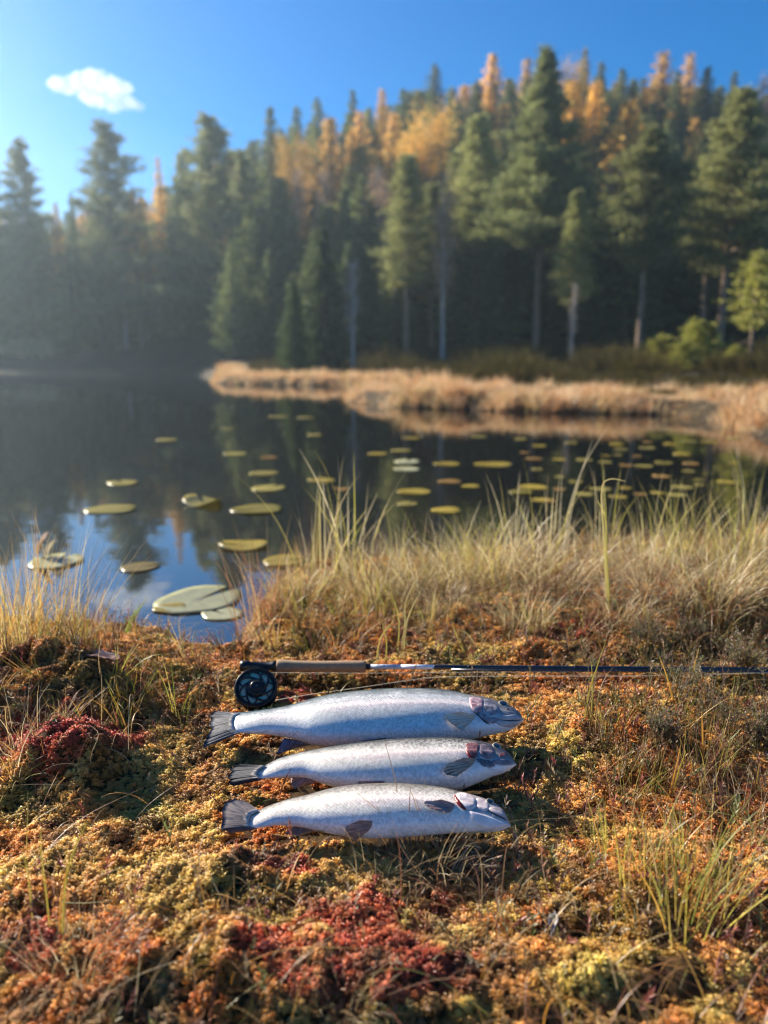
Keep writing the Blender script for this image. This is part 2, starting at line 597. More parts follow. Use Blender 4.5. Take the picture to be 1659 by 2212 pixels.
def scatter(name, P, templates, rot, scl, tint, pickidx=None):
    c = bpy.data.collections.new(name + '_pieces')
    for k, me in enumerate(templates):
        c.objects.link(bpy.data.objects.new('%s_piece_%02d' % (name, k), me))
    me = bpy.data.meshes.new(name)
    n = len(P)
    me.vertices.add(n)
    me.vertices.foreach_set('co', np.asarray(P, dtype=np.float32).ravel())
    a = me.attributes.new('rot', 'FLOAT_VECTOR', 'POINT'); a.data.foreach_set('vector', np.asarray(rot, dtype=np.float32).ravel())
    scl = np.asarray(scl, dtype=np.float32)
    if scl.ndim == 1: scl = np.repeat(scl[:, None], 3, 1)
    a = me.attributes.new('scl', 'FLOAT_VECTOR', 'POINT'); a.data.foreach_set('vector', scl.ravel())
    if pickidx is None: pickidx = rng.integers(0, len(templates), n)
    a = me.attributes.new('pick', 'INT', 'POINT'); a.data.foreach_set('value', np.asarray(pickidx, dtype=np.int32))
    t = np.ones((n, 4), dtype=np.float32); t[:, :3] = tint
    a = me.attributes.new('tint', 'FLOAT_COLOR', 'POINT'); a.data.foreach_set('color', t.ravel())
    o = obj(name, me)
    md = o.modifiers.new('scatter', 'NODES'); md.node_group = scatter_group(c)
    return tag(o, kind='stuff')


def to_px(P):
    """pixel position of world points in the 1659 x 2212 view"""
    x, y, z = P[..., 0], P[..., 1], P[..., 2] - CAMZ
    d = y * CP - z * SP
    up = y * SP + z * CP
    return 829.5 + FPX * x / d, 1106 - FPX * up / d


# keep-out masks: where a fish, the reel or the rod lies
KEEP = []


def blocked(x, y, grow=0.0):
    m = np.zeros(x.shape, dtype=bool)
    for x0, y0, x1, y1, w in KEEP:
        dx, dy = x1 - x0, y1 - y0
        t = np.clip(((x - x0) * dx + (y - y0) * dy) / (dx * dx + dy * dy + 1e-9), 0, 1)
        m |= np.hypot(x - x0 - t * dx, y - y0 - t * dy) < w + grow
    return m

# ---------------------------------------------------------------- fish
def fish_mat(name, back, flank, pink, belly, spots, sheen, head_dark):
    m, nt = newmat(name)
    L = nt.links.new
    at = N(nt, 'ShaderNodeAttribute', attribute_name='tint')      # r: back 0 -> belly 1, g: tail 0 -> snout 1
    sp = N(nt, 'ShaderNodeSeparateColor'); L(at.outputs['Color'], sp.inputs[0])
    uv = N(nt, 'ShaderNodeUVMap'); uv.uv_map = 'uv'
    tc = N(nt, 'ShaderNodeTexCoord')
    nz = N(nt, 'ShaderNodeTexNoise'); nz.inputs['Scale'].default_value = 22; nz.inputs['Detail'].default_value = 5
    L(tc.outputs['Object'], nz.inputs['Vector'])
    # back -> belly ramp, edge made uneven
    ad = N(nt, 'ShaderNodeMath', operation='MULTIPLY_ADD'); ad.inputs[1].default_value = 0.22
    L(nz.outputs['Fac'], ad.inputs[0]); 
    sb = N(nt, 'ShaderNodeMath', operation='SUBTRACT'); sb.inputs[1].default_value = 0.11
    L(sp.outputs[0], ad.inputs[2]); L(ad.outputs[0], sb.inputs[0])
    r = N(nt, 'ShaderNodeValToRGB'); r.color_ramp.interpolation = 'EASE'
    el = r.color_ramp.elements
    stops = [(0.25, back), (0.35, tuple(0.6 * b + 0.4 * f for b, f in zip(back, flank))), (0.44, flank), (0.53, pink), (0.63, flank), (0.85, belly)]
    while len(el) < len(stops): el.new(0.5)
    for e, (p, c) in zip(el, stops): e.position = p; e.color = (*c, 1)
    L(sb.outputs[0], r.inputs[0])
    # scales: a diamond lattice in the fish's own coordinates
    mp = N(nt, 'ShaderNodeMapping'); mp.inputs['Rotation'].default_value = (0, 0, PI / 4); mp.inputs['Scale'].default_value = (1, 1, 1)
    L(uv.outputs[0], mp.inputs[0])
    vo = N(nt, 'ShaderNodeTexVoronoi', voronoi_dimensions='2D'); vo.inputs['Scale'].default_value = 330; vo.inputs['Randomness'].default_value = 0.32
    L(mp.outputs[0], vo.inputs['Vector'])
    # only on the body, fading out on head and belly
    bm = N(nt, 'ShaderNodeMapRange'); bm.inputs[1].default_value = 0.79; bm.inputs[2].default_value = 0.83; bm.inputs[3].default_value = 1; bm.inputs[4].default_value = 0
    L(sp.outputs[1], bm.inputs[0])
    bb = N(nt, 'ShaderNodeMapRange'); bb.inputs[1].default_value = 0.55; bb.inputs[2].default_value = 0.95; bb.inputs[3].default_value = 1; bb.inputs[4].default_value = 0.25
    L(sp.outputs[0], bb.inputs[0])
    sm = N(nt, 'ShaderNodeMath', operation='MULTIPLY'); L(bm.outputs[0], sm.inputs[0]); L(bb.outputs[0], sm.inputs[1])
    # dark scale pockets
    dk = N(nt, 'ShaderNodeMapRange'); dk.inputs[1].default_value = 0.36; dk.inputs[2].default_value = 0.60; dk.inputs[3].default_value = 0; dk.inputs[4].default_value = 0.42
    L(vo.outputs['Distance'], dk.inputs[0])
    dm = N(nt, 'ShaderNodeMath', operation='MULTIPLY'); L(dk.outputs[0], dm.inputs[0]); L(sm.outputs[0], dm.inputs[1])
    c1 = N(nt, 'ShaderNodeMix', data_type='RGBA'); L(dm.outputs[0], c1.inputs[0]); L(r.outputs[0], c1.inputs[6]); c1.inputs[7].default_value = (*[b * 0.6 for b in back], 1)
    # per-scale brightness
    cv = N(nt, 'ShaderNodeSeparateColor'); L(vo.outputs['Color'], cv.inputs[0])
    cm = N(nt, 'ShaderNodeMapRange'); cm.inputs[3].default_value = 0.84; cm.inputs[4].default_value = 1.14
    L(cv.outputs[0], cm.inputs[0])
    c1b = N(nt, 'ShaderNodeHueSaturation'); L(c1.outputs[2], c1b.inputs['Color']); L(cm.outputs[0], c1b.inputs['Value'])
    # black spots on the back
    v2 = N(nt, 'ShaderNodeTexVoronoi', voronoi_dimensions='2D'); v2.inputs['Scale'].default_value = 170; v2.inputs['Randomness'].default_value = 1
    L(uv.outputs[0], v2.inputs['Vector'])
    s1 = N(nt, 'ShaderNodeMapRange'); s1.inputs[1].default_value = 0.30; s1.inputs[2].default_value = 0.38; s1.inputs[3].default_value = 1; s1.inputs[4].default_value = 0
    L(v2.outputs['Distance'], s1.inputs[0])
    s2 = N(nt, 'ShaderNodeMapRange'); s2.inputs[1].default_value = 0.28; s2.inputs[2].default_value = 0.52; s2.inputs[3].default_value = 1; s2.inputs[4].default_value = 0
    L(sb.outputs[0], s2.inputs[0])
    s3 = N(nt, 'ShaderNodeMapRange'); s3.inputs[1].default_value = 0.25; s3.inputs[2].default_value = 0.75; s3.inputs[3].default_value = 0.4; s3.inputs[4].default_value = spots
    L(sp.outputs[1], s3.inputs[0])
    q = N(nt, 'ShaderNodeMath', operation='MULTIPLY'); L(s1.outputs[0], q.inputs[0]); L(s2.outputs[0], q.inputs[1])
    q2 = N(nt, 'ShaderNodeMath', operation='MULTIPLY'); L(q.outputs[0], q2.inputs[0]); L(s3.outputs[0], q2.inputs[1])
    c2 = N(nt, 'ShaderNodeMix', data_type='RGBA'); L(q2.outputs[0], c2.inputs[0]); L(c1b.outputs[0], c2.inputs[6]); c2.inputs[7].default_value = (0.008, 0.009, 0.011, 1)
    # head skin
    hd = N(nt, 'ShaderNodeMapRange'); hd.inputs[1].default_value = 0.815; hd.inputs[2].default_value = 0.85
    L(sp.outputs[1], hd.inputs[0])
    hr = N(nt, 'ShaderNodeValToRGB'); el = hr.color_ramp.elements
    while len(el) < 4: el.new(0.5)
    hc = head_dark
    for e, (p, c) in zip(el, [(0.1, tuple(0.6 * k for k in hc)), (0.45, hc), (0.62, tuple(0.5 * k + 0.22 for k in hc)), (0.8, belly)]): e.position = p; e.color = (*c, 1)
    L(sb.outputs[0], hr.inputs[0])
    c3 = N(nt, 'ShaderNodeMix', data_type='RGBA'); L(hd.outputs[0], c3.inputs[0]); L(c2.outputs[2], c3.inputs[6]); L(hr.outputs[0], c3.inputs[7])
    # fine mottling, slime and grime
    n3 = N(nt, 'ShaderNodeTexNoise'); n3.inputs['Scale'].default_value = 160; n3.inputs['Detail'].default_value = 4
    L(tc.outputs['Object'], n3.inputs['Vector'])
    mr = N(nt, 'ShaderNodeMapRange'); mr.inputs[1].default_value = 0.3; mr.inputs[2].default_value = 0.7; mr.inputs[3].default_value = 0.84; mr.inputs[4].default_value = 1.06
    L(n3.outputs['Fac'], mr.inputs[0])
    c4 = N(nt, 'ShaderNodeHueSaturation'); L(c3.outputs[2], c4.inputs['Color']); L(mr.outputs[0], c4.inputs['Value'])
    p = N(nt, 'ShaderNodeBsdfPrincipled')
    L(c4.outputs[0], p.inputs['Base Color'])
    p.inputs['Roughness'].default_value = 0.30
    rr = N(nt, 'ShaderNodeMapRange'); rr.inputs[3].default_value = 0.26; rr.inputs[4].default_value = 0.5
    L(n3.outputs['Fac'], rr.inputs[0]); L(rr.outputs[0], p.inputs['Roughness'])
    p.inputs['Specular IOR Level'].default_value = 0.6
    mt = N(nt, 'ShaderNodeMath', operation='MULTIPLY'); mt.inputs[1].default_value = sheen
    L(sm.outputs[0], mt.inputs[0]); L(mt.outputs[0], p.inputs['Metallic'])
    p.inputs['Subsurface Weight'].default_value = 0.05
    p.inputs['Subsurface Radius'].default_value = (0.006, 0.003, 0.002)
    # relief
    hm = N(nt, 'ShaderNodeMath', operation='MULTIPLY'); L(vo.outputs['Distance'], hm.inputs[0]); L(sm.outputs[0], hm.inputs[1])
    b = N(nt, 'ShaderNodeBump', invert=True); b.inputs['Strength'].default_value = 0.7; b.inputs['Distance'].default_value = 0.00045
    L(hm.outputs[0], b.inputs['Height'])
    b2 = N(nt, 'ShaderNodeBump'); b2.inputs['Strength'].default_value = 0.35; b2.inputs['Distance'].default_value = 0.0012
    n4 = N(nt, 'ShaderNodeTexNoise'); n4.inputs['Scale'].default_value = 60; n4.inputs['Detail'].default_value = 3
    L(tc.outputs['Object'], n4.inputs['Vector']); L(n4.outputs['Fac'], b2.inputs['Height']); L(b.outputs[0], b2.inputs['Normal'])
    L(b2.outputs[0], p.inputs['Normal'])
    o = N(nt, 'ShaderNodeOutputMaterial'); L(p.outputs[0], o.inputs[0])
    return m


def skin(name, c1, c2, scale=90, rough=0.35, stripes=False, trans=0.0, bump=0.0006, root=None):
    """wet skin or fin: mottled between two colours, or streaked along the fin rays"""
    m, nt = newmat(name)
    L = nt.links.new
    tc = N(nt, 'ShaderNodeTexCoord')
    nz = N(nt, 'ShaderNodeTexNoise'); nz.inputs['Scale'].default_value = scale; nz.inputs['Detail'].default_value = 6
    if stripes:
        uv = N(nt, 'ShaderNodeUVMap'); uv.uv_map = 'uv'
        mp = N(nt, 'ShaderNodeMapping'); mp.inputs['Scale'].default_value = (18, 1.2, 1)
        L(uv.outputs[0], mp.inputs[0]); L(mp.outputs[0], nz.inputs['Vector'])
        nz.inputs['Scale'].default_value = 1.6
    else:
        L(tc.outputs['Object'], nz.inputs['Vector'])
    r = N(nt, 'ShaderNodeValToRGB'); el = r.color_ramp.elements
    el[0].position = 0.36; el[0].color = (*c1, 1); el[1].position = 0.66; el[1].color = (*c2, 1)
    L(nz.outputs['Fac'], r.inputs[0])
    p = N(nt, 'ShaderNodeBsdfPrincipled'); L(r.outputs[0], p.inputs['Base Color'])
    if root:                       # scaly flesh running out onto the fin rays
        sx = N(nt, 'ShaderNodeSeparateXYZ'); L(uv.outputs[0], sx.inputs[0])
        ma = N(nt, 'ShaderNodeMath', operation='MULTIPLY_ADD'); ma.inputs[1].default_value = .5
        L(nz.outputs['Fac'], ma.inputs[0]); L(sx.outputs[1], ma.inputs[2])
        m3 = N(nt, 'ShaderNodeMapRange'); m3.inputs[1].default_value = .24; m3.inputs[2].default_value = .44
        L(ma.outputs[0], m3.inputs[0])
        m4 = N(nt, 'ShaderNodeMix', data_type='RGBA'); L(m3.outputs[0], m4.inputs[0]); m4.inputs[6].default_value = (*root, 1); L(r.outputs[0], m4.inputs[7])
        L(m4.outputs[2], p.inputs['Base Color'])
    p.inputs['Roughness'].default_value = rough + (.22 if stripes else 0)
    p.inputs['Specular IOR Level'].default_value = .12 if stripes else .45
    b = N(nt, 'ShaderNodeBump'); b.inputs['Distance'].default_value = bump
    L(nz.outputs['Fac'], b.inputs['Height']); L(b.outputs[0], p.inputs['Normal'])
    o = N(nt, 'ShaderNodeOutputMaterial')
    if trans:
        t = N(nt, 'ShaderNodeBsdfTranslucent'); L(r.outputs[0], t.inputs[0])
        mx = N(nt, 'ShaderNodeMixShader'); mx.inputs[0].default_value = trans
        L(p.outputs[0], mx.inputs[1]); L(t.outputs[0], mx.inputs[2]); L(mx.outputs[0], o.inputs[0])
    else:
        L(p.outputs[0], o.inputs[0])
    return m


M_EYEBALL = plain('fish_eye_dark', (0.006, 0.007, 0.009), 0.08, spec=0.8, coat=1.0)
M_EYERING = plain('fish_eye_ring', (0.30, 0.28, 0.22), 0.35)
M_LINE_DARK = plain('fish_slit', (0.02, 0.008, 0.008), 0.4)
M_GILLRED = plain('gill_red', (0.16, 0.012, 0.01), 0.3)


def smooth_interp(xq, pts):
    """monotone-ish cubic through (x, y) points"""
    p = np.array(sorted(pts), dtype=float)
    x, y = p[:, 0], p[:, 1]
    d = np.gradient(y, x)
    i = np.clip(np.searchsorted(x, xq) - 1, 0, len(x) - 2)
    h = x[i + 1] - x[i]
    t = np.clip((xq - x[i]) / h, 0, 1)
    return ((2 * t**3 - 3 * t**2 + 1) * y[i] + (t**3 - 2 * t**2 + t) * h * d[i] + (-2 * t**3 + 3 * t**2) * y[i + 1] + (t**3 - t**2) * h * d[i + 1])


class Fish:
    def __init__(self, label, cen, zc, roll, top, bot, mat, thick, name='trout'):
        u, v = crop(*cen)
        self.c = on_z(u, v, zc)
        self.n = np.array([0, -math.sin(roll), math.cos(roll)])
        self.w = np.array([0, math.cos(roll), math.sin(roll)])
        self.root = empty(name, (self.c[0], self.c[1], 0.145), label, 'fish', 'trout laid side by side on the moss')
        x0, x1 = min(p[0] for p in top), max(p[0] for p in top)
        NS, M = 150, 64
        e = np.linspace(0, 1, NS)
        xs = x0 + (x1 - x0) * (1 - (1 - e) ** 1.35)
        tp, bt = smooth_interp(xs, top), smooth_interp(xs, bot)
        P, T, UV = [], [], []
        acc = 0; prev = None
        phi = np.linspace(0, 2 * PI, M + 1)
        for k in range(NS):
            a, b = self.plane(xs[k], tp[k]), self.plane(xs[k], bt[k])
            c, hv = (a + b) / 2, (a - b) / 2
            g = (xs[k] - x0) / (x1 - x0)
            tr = np.interp(g, [0, 0.02, 0.10, 0.3, 0.55, 0.8, 0.92, 1.0], [0.06, 0.22, 0.46, 0.56, 0.60, 0.60, 0.56, 0.62]) * thick
            al = self.alpha(c)
            kk = math.sin(al) / math.sqrt(math.sin(al) ** 2 + (tr * math.cos(al)) ** 2)
            hl = np.linalg.norm(hv) * kk
            hn = hv / (np.linalg.norm(hv) + 1e-9)
            if prev is not None: acc += np.linalg.norm(c - prev)
            prev = c
            # a fuller belly than back: super-ellipse section
            cp, spn = np.cos(phi), np.sin(phi)
            ex = 0.92
            sc = np.sign(cp) * np.abs(cp) ** ex; ss = np.sign(spn) * np.abs(spn) ** ex
            shift = np.where(cp < 0, 1.06, 0.97)
            ring = c + np.outer(sc * hl, hn) + np.outer(ss * hl * tr * shift, self.n)
            P.append(ring)
            dv = np.where(phi <= PI, phi / PI, 2 - phi / PI)
            T.append(np.stack([dv, np.full(M + 1, g), (phi > PI) * 1.0], -1))
            UV.append(np.stack([np.full(M + 1, acc), phi * hl * 0.8 + 0.3], -1))
        P = np.array(P); self.rings = P
        V = P.reshape(-1, 3)
        i = np.arange(NS - 1)[:, None] * (M + 1) + np.arange(M)[None, :]
        F = np.stack([i, i + M + 1, i + M + 2, i + 1], -1).reshape(-1, 4)
        c0, c1 = P[0].mean(0), P[-1].mean(0) + np.array([0.0012, 0, 0])
        V = np.vstack([V, c0, c1])
        j = np.arange(M)
        caps = np.concatenate([np.stack([np.full(M, len(V) - 2), j, j + 1], -1),
                               np.stack([np.full(M, len(V) - 1), (NS - 1) * (M + 1) + j + 1, (NS - 1) * (M + 1) + j], -1)])
        T = np.vstack([np.array(T).reshape(-1, 3), T[0].mean(0), T[-1].mean(0)])
        UV = np.vstack([np.array(UV).reshape(-1, 2), UV[0][0], UV[-1][0]])
        off = np.array(self.root.location)
        me = mesh('body', V - off, [F, caps], mat, True, tint=T, uv=UV)
        self.off = off
        obj('body', me, self.root)
        self.bvh = BVHTree.FromPolygons([tuple(v) for v in V], [tuple(f) for f in F.tolist()] + [tuple(f) for f in caps.tolist()])
        # footprint for the moss
        self.spine = [(P[k].mean(0), np.linalg.norm(P[k, 0] - P[k, M // 2]) / 2) for k in range(0, NS, 8)]
        for (a, ra), (b, rb) in zip(self.spine[:-1], self.spine[1:]):
            KEEP.append((a[0], a[1], b[0], b[1], (ra + rb) / 2 * 0.56))

    def alpha(self, p):
        d = p - np.array([0, 0, CAMZ])
        d /= np.linalg.norm(d)
        return math.asin(abs(np.dot(d, self.n)))

    def plane(self, cx, cy, dn=0.0):
        u, v = crop(cx, cy)
        o, d = np.array([0, 0, CAMZ]), ray(u, v)
        c = self.c + self.n * dn
        t = np.dot(c - o, self.n) / np.dot(d, self.n)
        return o + d * t

    def on(self, cx, cy, lift=0.0):
        u, v = crop(cx, cy)
        d = ray(u, v); d = d / np.linalg.norm(d)
        h = self.bvh.ray_cast(Vector((0, 0, CAMZ)), Vector(d))
        if h[0] is None:
            return self.plane(cx, cy, lift), self.n
        nn = np.array(h[1])
        if np.dot(nn, d) > 0: nn = -nn
        return np.array(h[0]) + nn * lift, nn

    def patch(self, name, outline, mat, lift=0.002, label=None, rings=7):
        """a raised plate (gill cover, cheek, jaw) lying on the body: outline in close-up pixels"""
        o = np.array(outline, dtype=float)
        # closed smooth outline
        n = 56
        k = np.arange(len(o) + 1); oc = np.vstack([o, o[:1]])
        t = np.linspace(0, len(o), n, endpoint=False)
        i = np.floor(t).astype(int); f = (t - i)[:, None]
        p0, p1, p2, p3 = oc[(i - 1) % len(o)], o[i % len(o)], o[(i + 1) % len(o)], o[(i + 2) % len(o)]
        q = 0.5 * ((2 * p1) + (-p0 + p2) * f + (2 * p0 - 5 * p1 + 4 * p2 - p3) * f**2 + (-p0 + 3 * p1 - 3 * p2 + p3) * f**3)
        c = q.mean(0)
        V, UV = [], []
        for r in range(rings + 1):
            s = 1 - r / rings
            hgt = lift * min(1.0, (1 - s) * 4) ** 0.5 if r else -0.0008
            for m_ in range(n):
                px = c + (q[m_] - c) * s
                V.append(self.on(px[0], px[1], hgt)[0]); UV.append((m_ / n, s))
        V = np.array(V)
        F = [(r * n + m_, r * n + (m_ + 1) % n, (r + 1) * n + (m_ + 1) % n, (r + 1) * n + m_) for r in range(rings) for m_ in range(n)]
        ob = obj(name, mesh(name, V - self.off, np.array(F), mat, True, uv=np.array(UV)), self.root)
        if label: ob['label'] = label
        return ob

    def groove(self, name, line, mat, rad=0.0007, lift=0.0003):
        """a thin raised or dark line following the skin"""
        p = np.array(line, dtype=float)
        k = np.linspace(0, len(p) - 1, 7 * len(p))
        q = np.stack([smooth_interp(k, list(zip(range(len(p)), p[:, 0]))), smooth_interp(k, list(zip(range(len(p)), p[:, 1])))], -1)
        pts = np.array([self.on(a, b, lift)[0] for a, b in q])
        r = rad * np.sin(np.linspace(0.12, PI - 0.12, len(pts))) ** 0.5
        mb = MB(); tube(mb, pts - self.off, r, 6)
        return obj(name, mb.mesh(name, mat, True), self.root)

    def fin(self, name, root, tip, mat, dn0, dn1, rays=22, ragged=0.05, seg=6, label=None, thick=0.0011, bow=0.0, onbody=False):
        """a rayed fin: from the root line to the tip line (close-up pixels), ridged and ragged"""
        root, tip = np.array(root, dtype=float), np.array(tip, dtype=float)
        nr = rays * 3 + 1
        lr = np.random.default_rng(len(KEEP) + nr + int(root[0, 0]))
        def samp(p, t):
            d = np.r_[0, np.cumsum(np.hypot(*np.diff(p, axis=0).T))]
            return np.stack([np.interp(t * d[-1], d, p[:, 0]), np.interp(t * d[-1], d, p[:, 1])], -1)
        t = np.linspace(0, 1, nr)
        A, B = samp(root, t), samp(tip, t)
        if ragged:
            B = A + (B - A) * (1 - ragged * np.repeat(lr.random(rays + 1), 3)[:nr] ** 2)[:, None]
        up, dn = [], []
        for j in range(nr):
            for k in range(seg + 1):
                s = k / seg
                px = A[j] * (1 - s) + B[j] * s
                ridge = (0.0004 if j % 3 == 1 else 0.0) * (1 - 0.5 * s)
                wav = bow * math.sin(PI * t[j]) * math.sin(PI * 0.5 * s) + 0.0012 * s * math.sin(9 * t[j] + 3 * s)
                h = dn0 * (1 - s) + dn1 * s + wav + ridge
                if onbody: q = self.on(px[0], px[1], max(0.0006, h))[0]
                else: q = self.plane(px[0], px[1], h)
                up.append(q)
                dn.append(q - self.n * (thick * (1 - 0.6 * s) + ridge))
        V = np.array(up + dn); n1 = len(up)
        F = []
        for j in range(nr - 1):
            for k in range(seg):
                a = j * (seg + 1) + k
                F.append((a, a + 1, a + seg + 2, a + seg + 1))
                F.append((n1 + a, n1 + a + seg + 1, n1 + a + seg + 2, n1 + a + 1))
        def side(lst):
            for a, b in zip(lst[:-1], lst[1:]): F.append((a, b, n1 + b, n1 + a))
        side([k for k in range(seg + 1)]); side([(nr - 1) * (seg + 1) + k for k in range(seg + 1)])
        side([j * (seg + 1) + seg for j in range(nr)]); side([j * (seg + 1) for j in range(nr)])
        UV = [(t[j], k / seg) for j in range(nr) for k in range(seg + 1)] * 2
        ob = obj(name, mesh(name, V - self.off, np.array(F), mat, True, uv=np.array(UV)), self.root)
        if label: ob['label'] = label
        return ob

    def eye(self, cx, cy, r):
        p, n = self.on(cx, cy, 0)
        n = norm(n * 0.55 + np.array([0, -0.35, 0.6]) * 0.45)
        e1 = norm(np.cross(n, [0, 0, 1.0])); e2 = np.cross(n, e1)
        def disc(R, hgt, lift, nm, mat, par, rings=6):
            V = [p + n * (hgt + lift) - self.off]
            a = np.linspace(0, 2 * PI, 28, endpoint=False)
            for k in range(1, rings + 1):
                s = k / rings
                for x in a:
                    V.append(p + (e1 * math.cos(x) + e2 * math.sin(x) * 0.86) * R * s + n * (hgt * math.sqrt(max(0, 1 - s * s)) + lift - 0.002 * (s == 1)) - self.off)
            V = np.array(V)
            F = [(1 + k * 28 + j, 1 + k * 28 + (j + 1) % 28, 1 + (k + 1) * 28 + (j + 1) % 28, 1 + (k + 1) * 28 + j) for k in range(rings - 1) for j in range(28)]
            T = [(0, 1 + (j + 1) % 28, 1 + j) for j in range(28)]
            return obj(nm, mesh(nm, V, [np.array(F), np.array(T)], mat, True), par)
        e = disc(r * 1.12, 0.0016, 0.0004, 'eye', M_EYERING, self.root)
        disc(r * 0.86, 0.0022, 0.0009, 'pupil', M_EYEBALL, e)


# -- the top one: biggest, blue-grey back
F1 = Fish('largest trout with blue-grey scaly back, topmost of the three beside the reel', (850, 335), 0.190, math.radians(13),
          [(186, 308), (200, 304), (240, 301), (350, 289), (450, 272), (550, 245), (650, 221), (800, 203), (950, 194), (1100, 194), (1200, 201), (1300, 221), (1380, 234), (1450, 257), (1500, 277), (1538, 308), (1554, 334)],
          [(186, 392), (200, 397), (240, 399), (350, 405), (450, 418), (500, 430), (560, 450), (640, 464), (800, 470), (950, 470), (1100, 460), (1200, 446), (1300, 430), (1380, 410), (1450, 396), (1500, 381), (1538, 356), (1554, 338)],
          fish_mat('trout_skin_blue_grey', (0.05, 0.085, 0.10), (0.72, 0.71, 0.69), (0.82, 0.71, 0.69), (0.86, 0.87, 0.90), 0.55, 0.14, (0.13, 0.13, 0.15)), 1.0)
FIN_DARK = skin('fin_dark_tail', (0.02, 0.023, 0.032), (0.12, 0.125, 0.15), stripes=True, rough=0.42, root=(.62, .58, .55))
FIN_PALE = skin('fin_pale', (0.40, 0.32, 0.26), (0.82, 0.73, 0.63), stripes=True, rough=0.35, trans=0.15)
FIN_BLUE = skin('fin_blue_grey', (0.10, 0.12, 0.20), (0.30, 0.32, 0.42), stripes=True, rough=0.35, trans=0.15)
FIN_PINK = skin('fin_pink_brown', (0.22, 0.10, 0.09), (0.58, 0.42, 0.40), stripes=True, rough=0.35, trans=0.1)
SK_PINK = skin('gill_cover_pink', (0.26, 0.12, 0.14), (0.56, 0.40, 0.42), 110, bump=.0015)
SK_RED = skin('gill_cover_red', (0.14, 0.035, 0.035), (0.34, 0.16, 0.16), 120, bump=.0015)
SK_GREY = skin('cheek_grey', (0.09, 0.09, 0.12), (0.34, 0.32, 0.35), 120, bump=.0015)
SK_PALE = skin('cheek_pale', (0.46, 0.36, 0.37), (0.80, 0.72, 0.72), 90, bump=.0013)
SK_LIP = skin('jaw_pinkish', (0.40, 0.33, 0.34), (0.62, 0.52, 0.52), 80)
SK_LIP_DARK = skin('jaw_dark', (0.14, 0.12, 0.14), (0.34, 0.26, 0.28), 80)
SK_RIDGE = skin('skin_ridge', (0.45, 0.45, 0.50), (0.66, 0.64, 0.68), 80)

f = F1
f.fin('tail_fin', [(232, 306), (206, 318), (196, 345), (200, 375), (232, 396)],
      [(112, 296), (82, 316), (92, 340), (88, 362), (94, 384), (70, 428), (48, 472)], FIN_DARK, 0.006, -0.016, rays=26, ragged=0.10, bow=0.004)
f.fin('anal_fin', [(560, 452), (500, 432), (436, 420)], [(520, 462), (455, 480), (398, 500)], FIN_BLUE, -0.012, -0.030, rays=12)
f.fin('pelvic_fin', [(915, 418), (905, 430)], [(800, 428), (806, 442)], FIN_PINK, 0.002, 0.0035, rays=6, onbody=True)
f.patch('gill_cover', [(1301, 232), (1330, 230), (1362, 238), (1368, 262), (1358, 298), (1340, 305), (1318, 296), (1304, 268)], SK_PINK, 0.0022)
f.patch('cheek', [(1368, 240), (1400, 246), (1430, 268), (1442, 290), (1425, 312), (1395, 318), (1372, 296), (1364, 268)], SK_GREY, 0.0016)
f.patch('lower_cheek', [(1330, 304), (1360, 302), (1395, 322), (1440, 330), (1440, 350), (1400, 356), (1362, 338)], SK_GREY, 0.0012)
f.patch('upper_jaw', [(1428, 318), (1470, 318), (1510, 312), (1535, 322), (1552, 334), (1520, 338), (1470, 338), (1432, 332)], SK_LIP, 0.0016)
f.patch('lower_jaw', [(1420, 338), (1470, 344), (1520, 343), (1550, 340), (1535, 358), (1500, 374), (1450, 368), (1420, 352)], SK_LIP, 0.0012)
f.groove('mouth_slit', [(1425, 335), (1470, 340), (1515, 340), (1550, 337)], M_LINE_DARK, 0.0008)
f.groove('gill_slit', [(1318, 298), (1345, 318), (1372, 345), (1398, 360)], M_LINE_DARK, 0.0011)
f.groove('cheek_ridge', [(1366, 244), (1362, 270), (1374, 300), (1400, 318)], SK_RIDGE, 0.0009)
f.groove('nostril', [(1474, 284), (1486, 290)], M_LINE_DARK, 0.0014)
f.eye(1458, 262, 0.0095)
f.fin('pectoral_fin', [(1328, 314), (1322, 330), (1308, 345)], [(1250, 309), (1190, 318), (1183, 332), (1210, 356), (1266, 383)], FIN_PALE, 0.001, 0.007, rays=11, onbody=True, ragged=0.04)

# -- the middle one: speckled back, dark battered head
F2 = Fish('speckled trout with dark battered head, between the two other trout', (880, 545), 0.186, math.radians(12),
          [(296, 572), (310, 566), (350, 547), (400, 522), (450, 505), (500, 492), (600, 472), (700, 457), (800, 444), (900, 433), (1000, 427), (1150, 423), (1280, 428), (1350, 439), (1420, 456), (1470, 481), (1500, 512), (1520, 543)],
          [(296, 612), (310, 613), (350, 611), (400, 608), (450, 605), (540, 608), (620, 635), (700, 655), (800, 668), (900, 676), (1000, 678), (1100, 674), (1200, 666), (1260, 660), (1330, 635), (1400, 604), (1470, 580), (1500, 562), (1520, 547)],
          fish_mat('trout_skin_speckled', (0.08, 0.08, 0.07), (0.80, 0.74, 0.66), (0.84, 0.70, 0.65), (0.86, 0.86, 0.88), 1.0, 0.10, (0.07, 0.065, 0.08)), 1.0)
f = F2
f.fin('tail_fin', [(352, 548), (318, 570), (306, 590), (318, 606), (352, 610)],
      [(212, 545), (182, 560), (190, 580), (168, 600), (176, 618), (168, 640), (200, 646)], skin('fin_navy_tail', (0.008, 0.010, 0.016), (0.05, 0.055, 0.075), stripes=True, rough=0.4, root=(.60, .52, .48)), 0.006, -0.014, rays=22, ragged=0.12)
f.fin('anal_fin', [(590, 622), (540, 608), (500, 604)], [(560, 640), (480, 660), (450, 602)], FIN_PINK, -0.006, -0.018, rays=9, ragged=0.25)
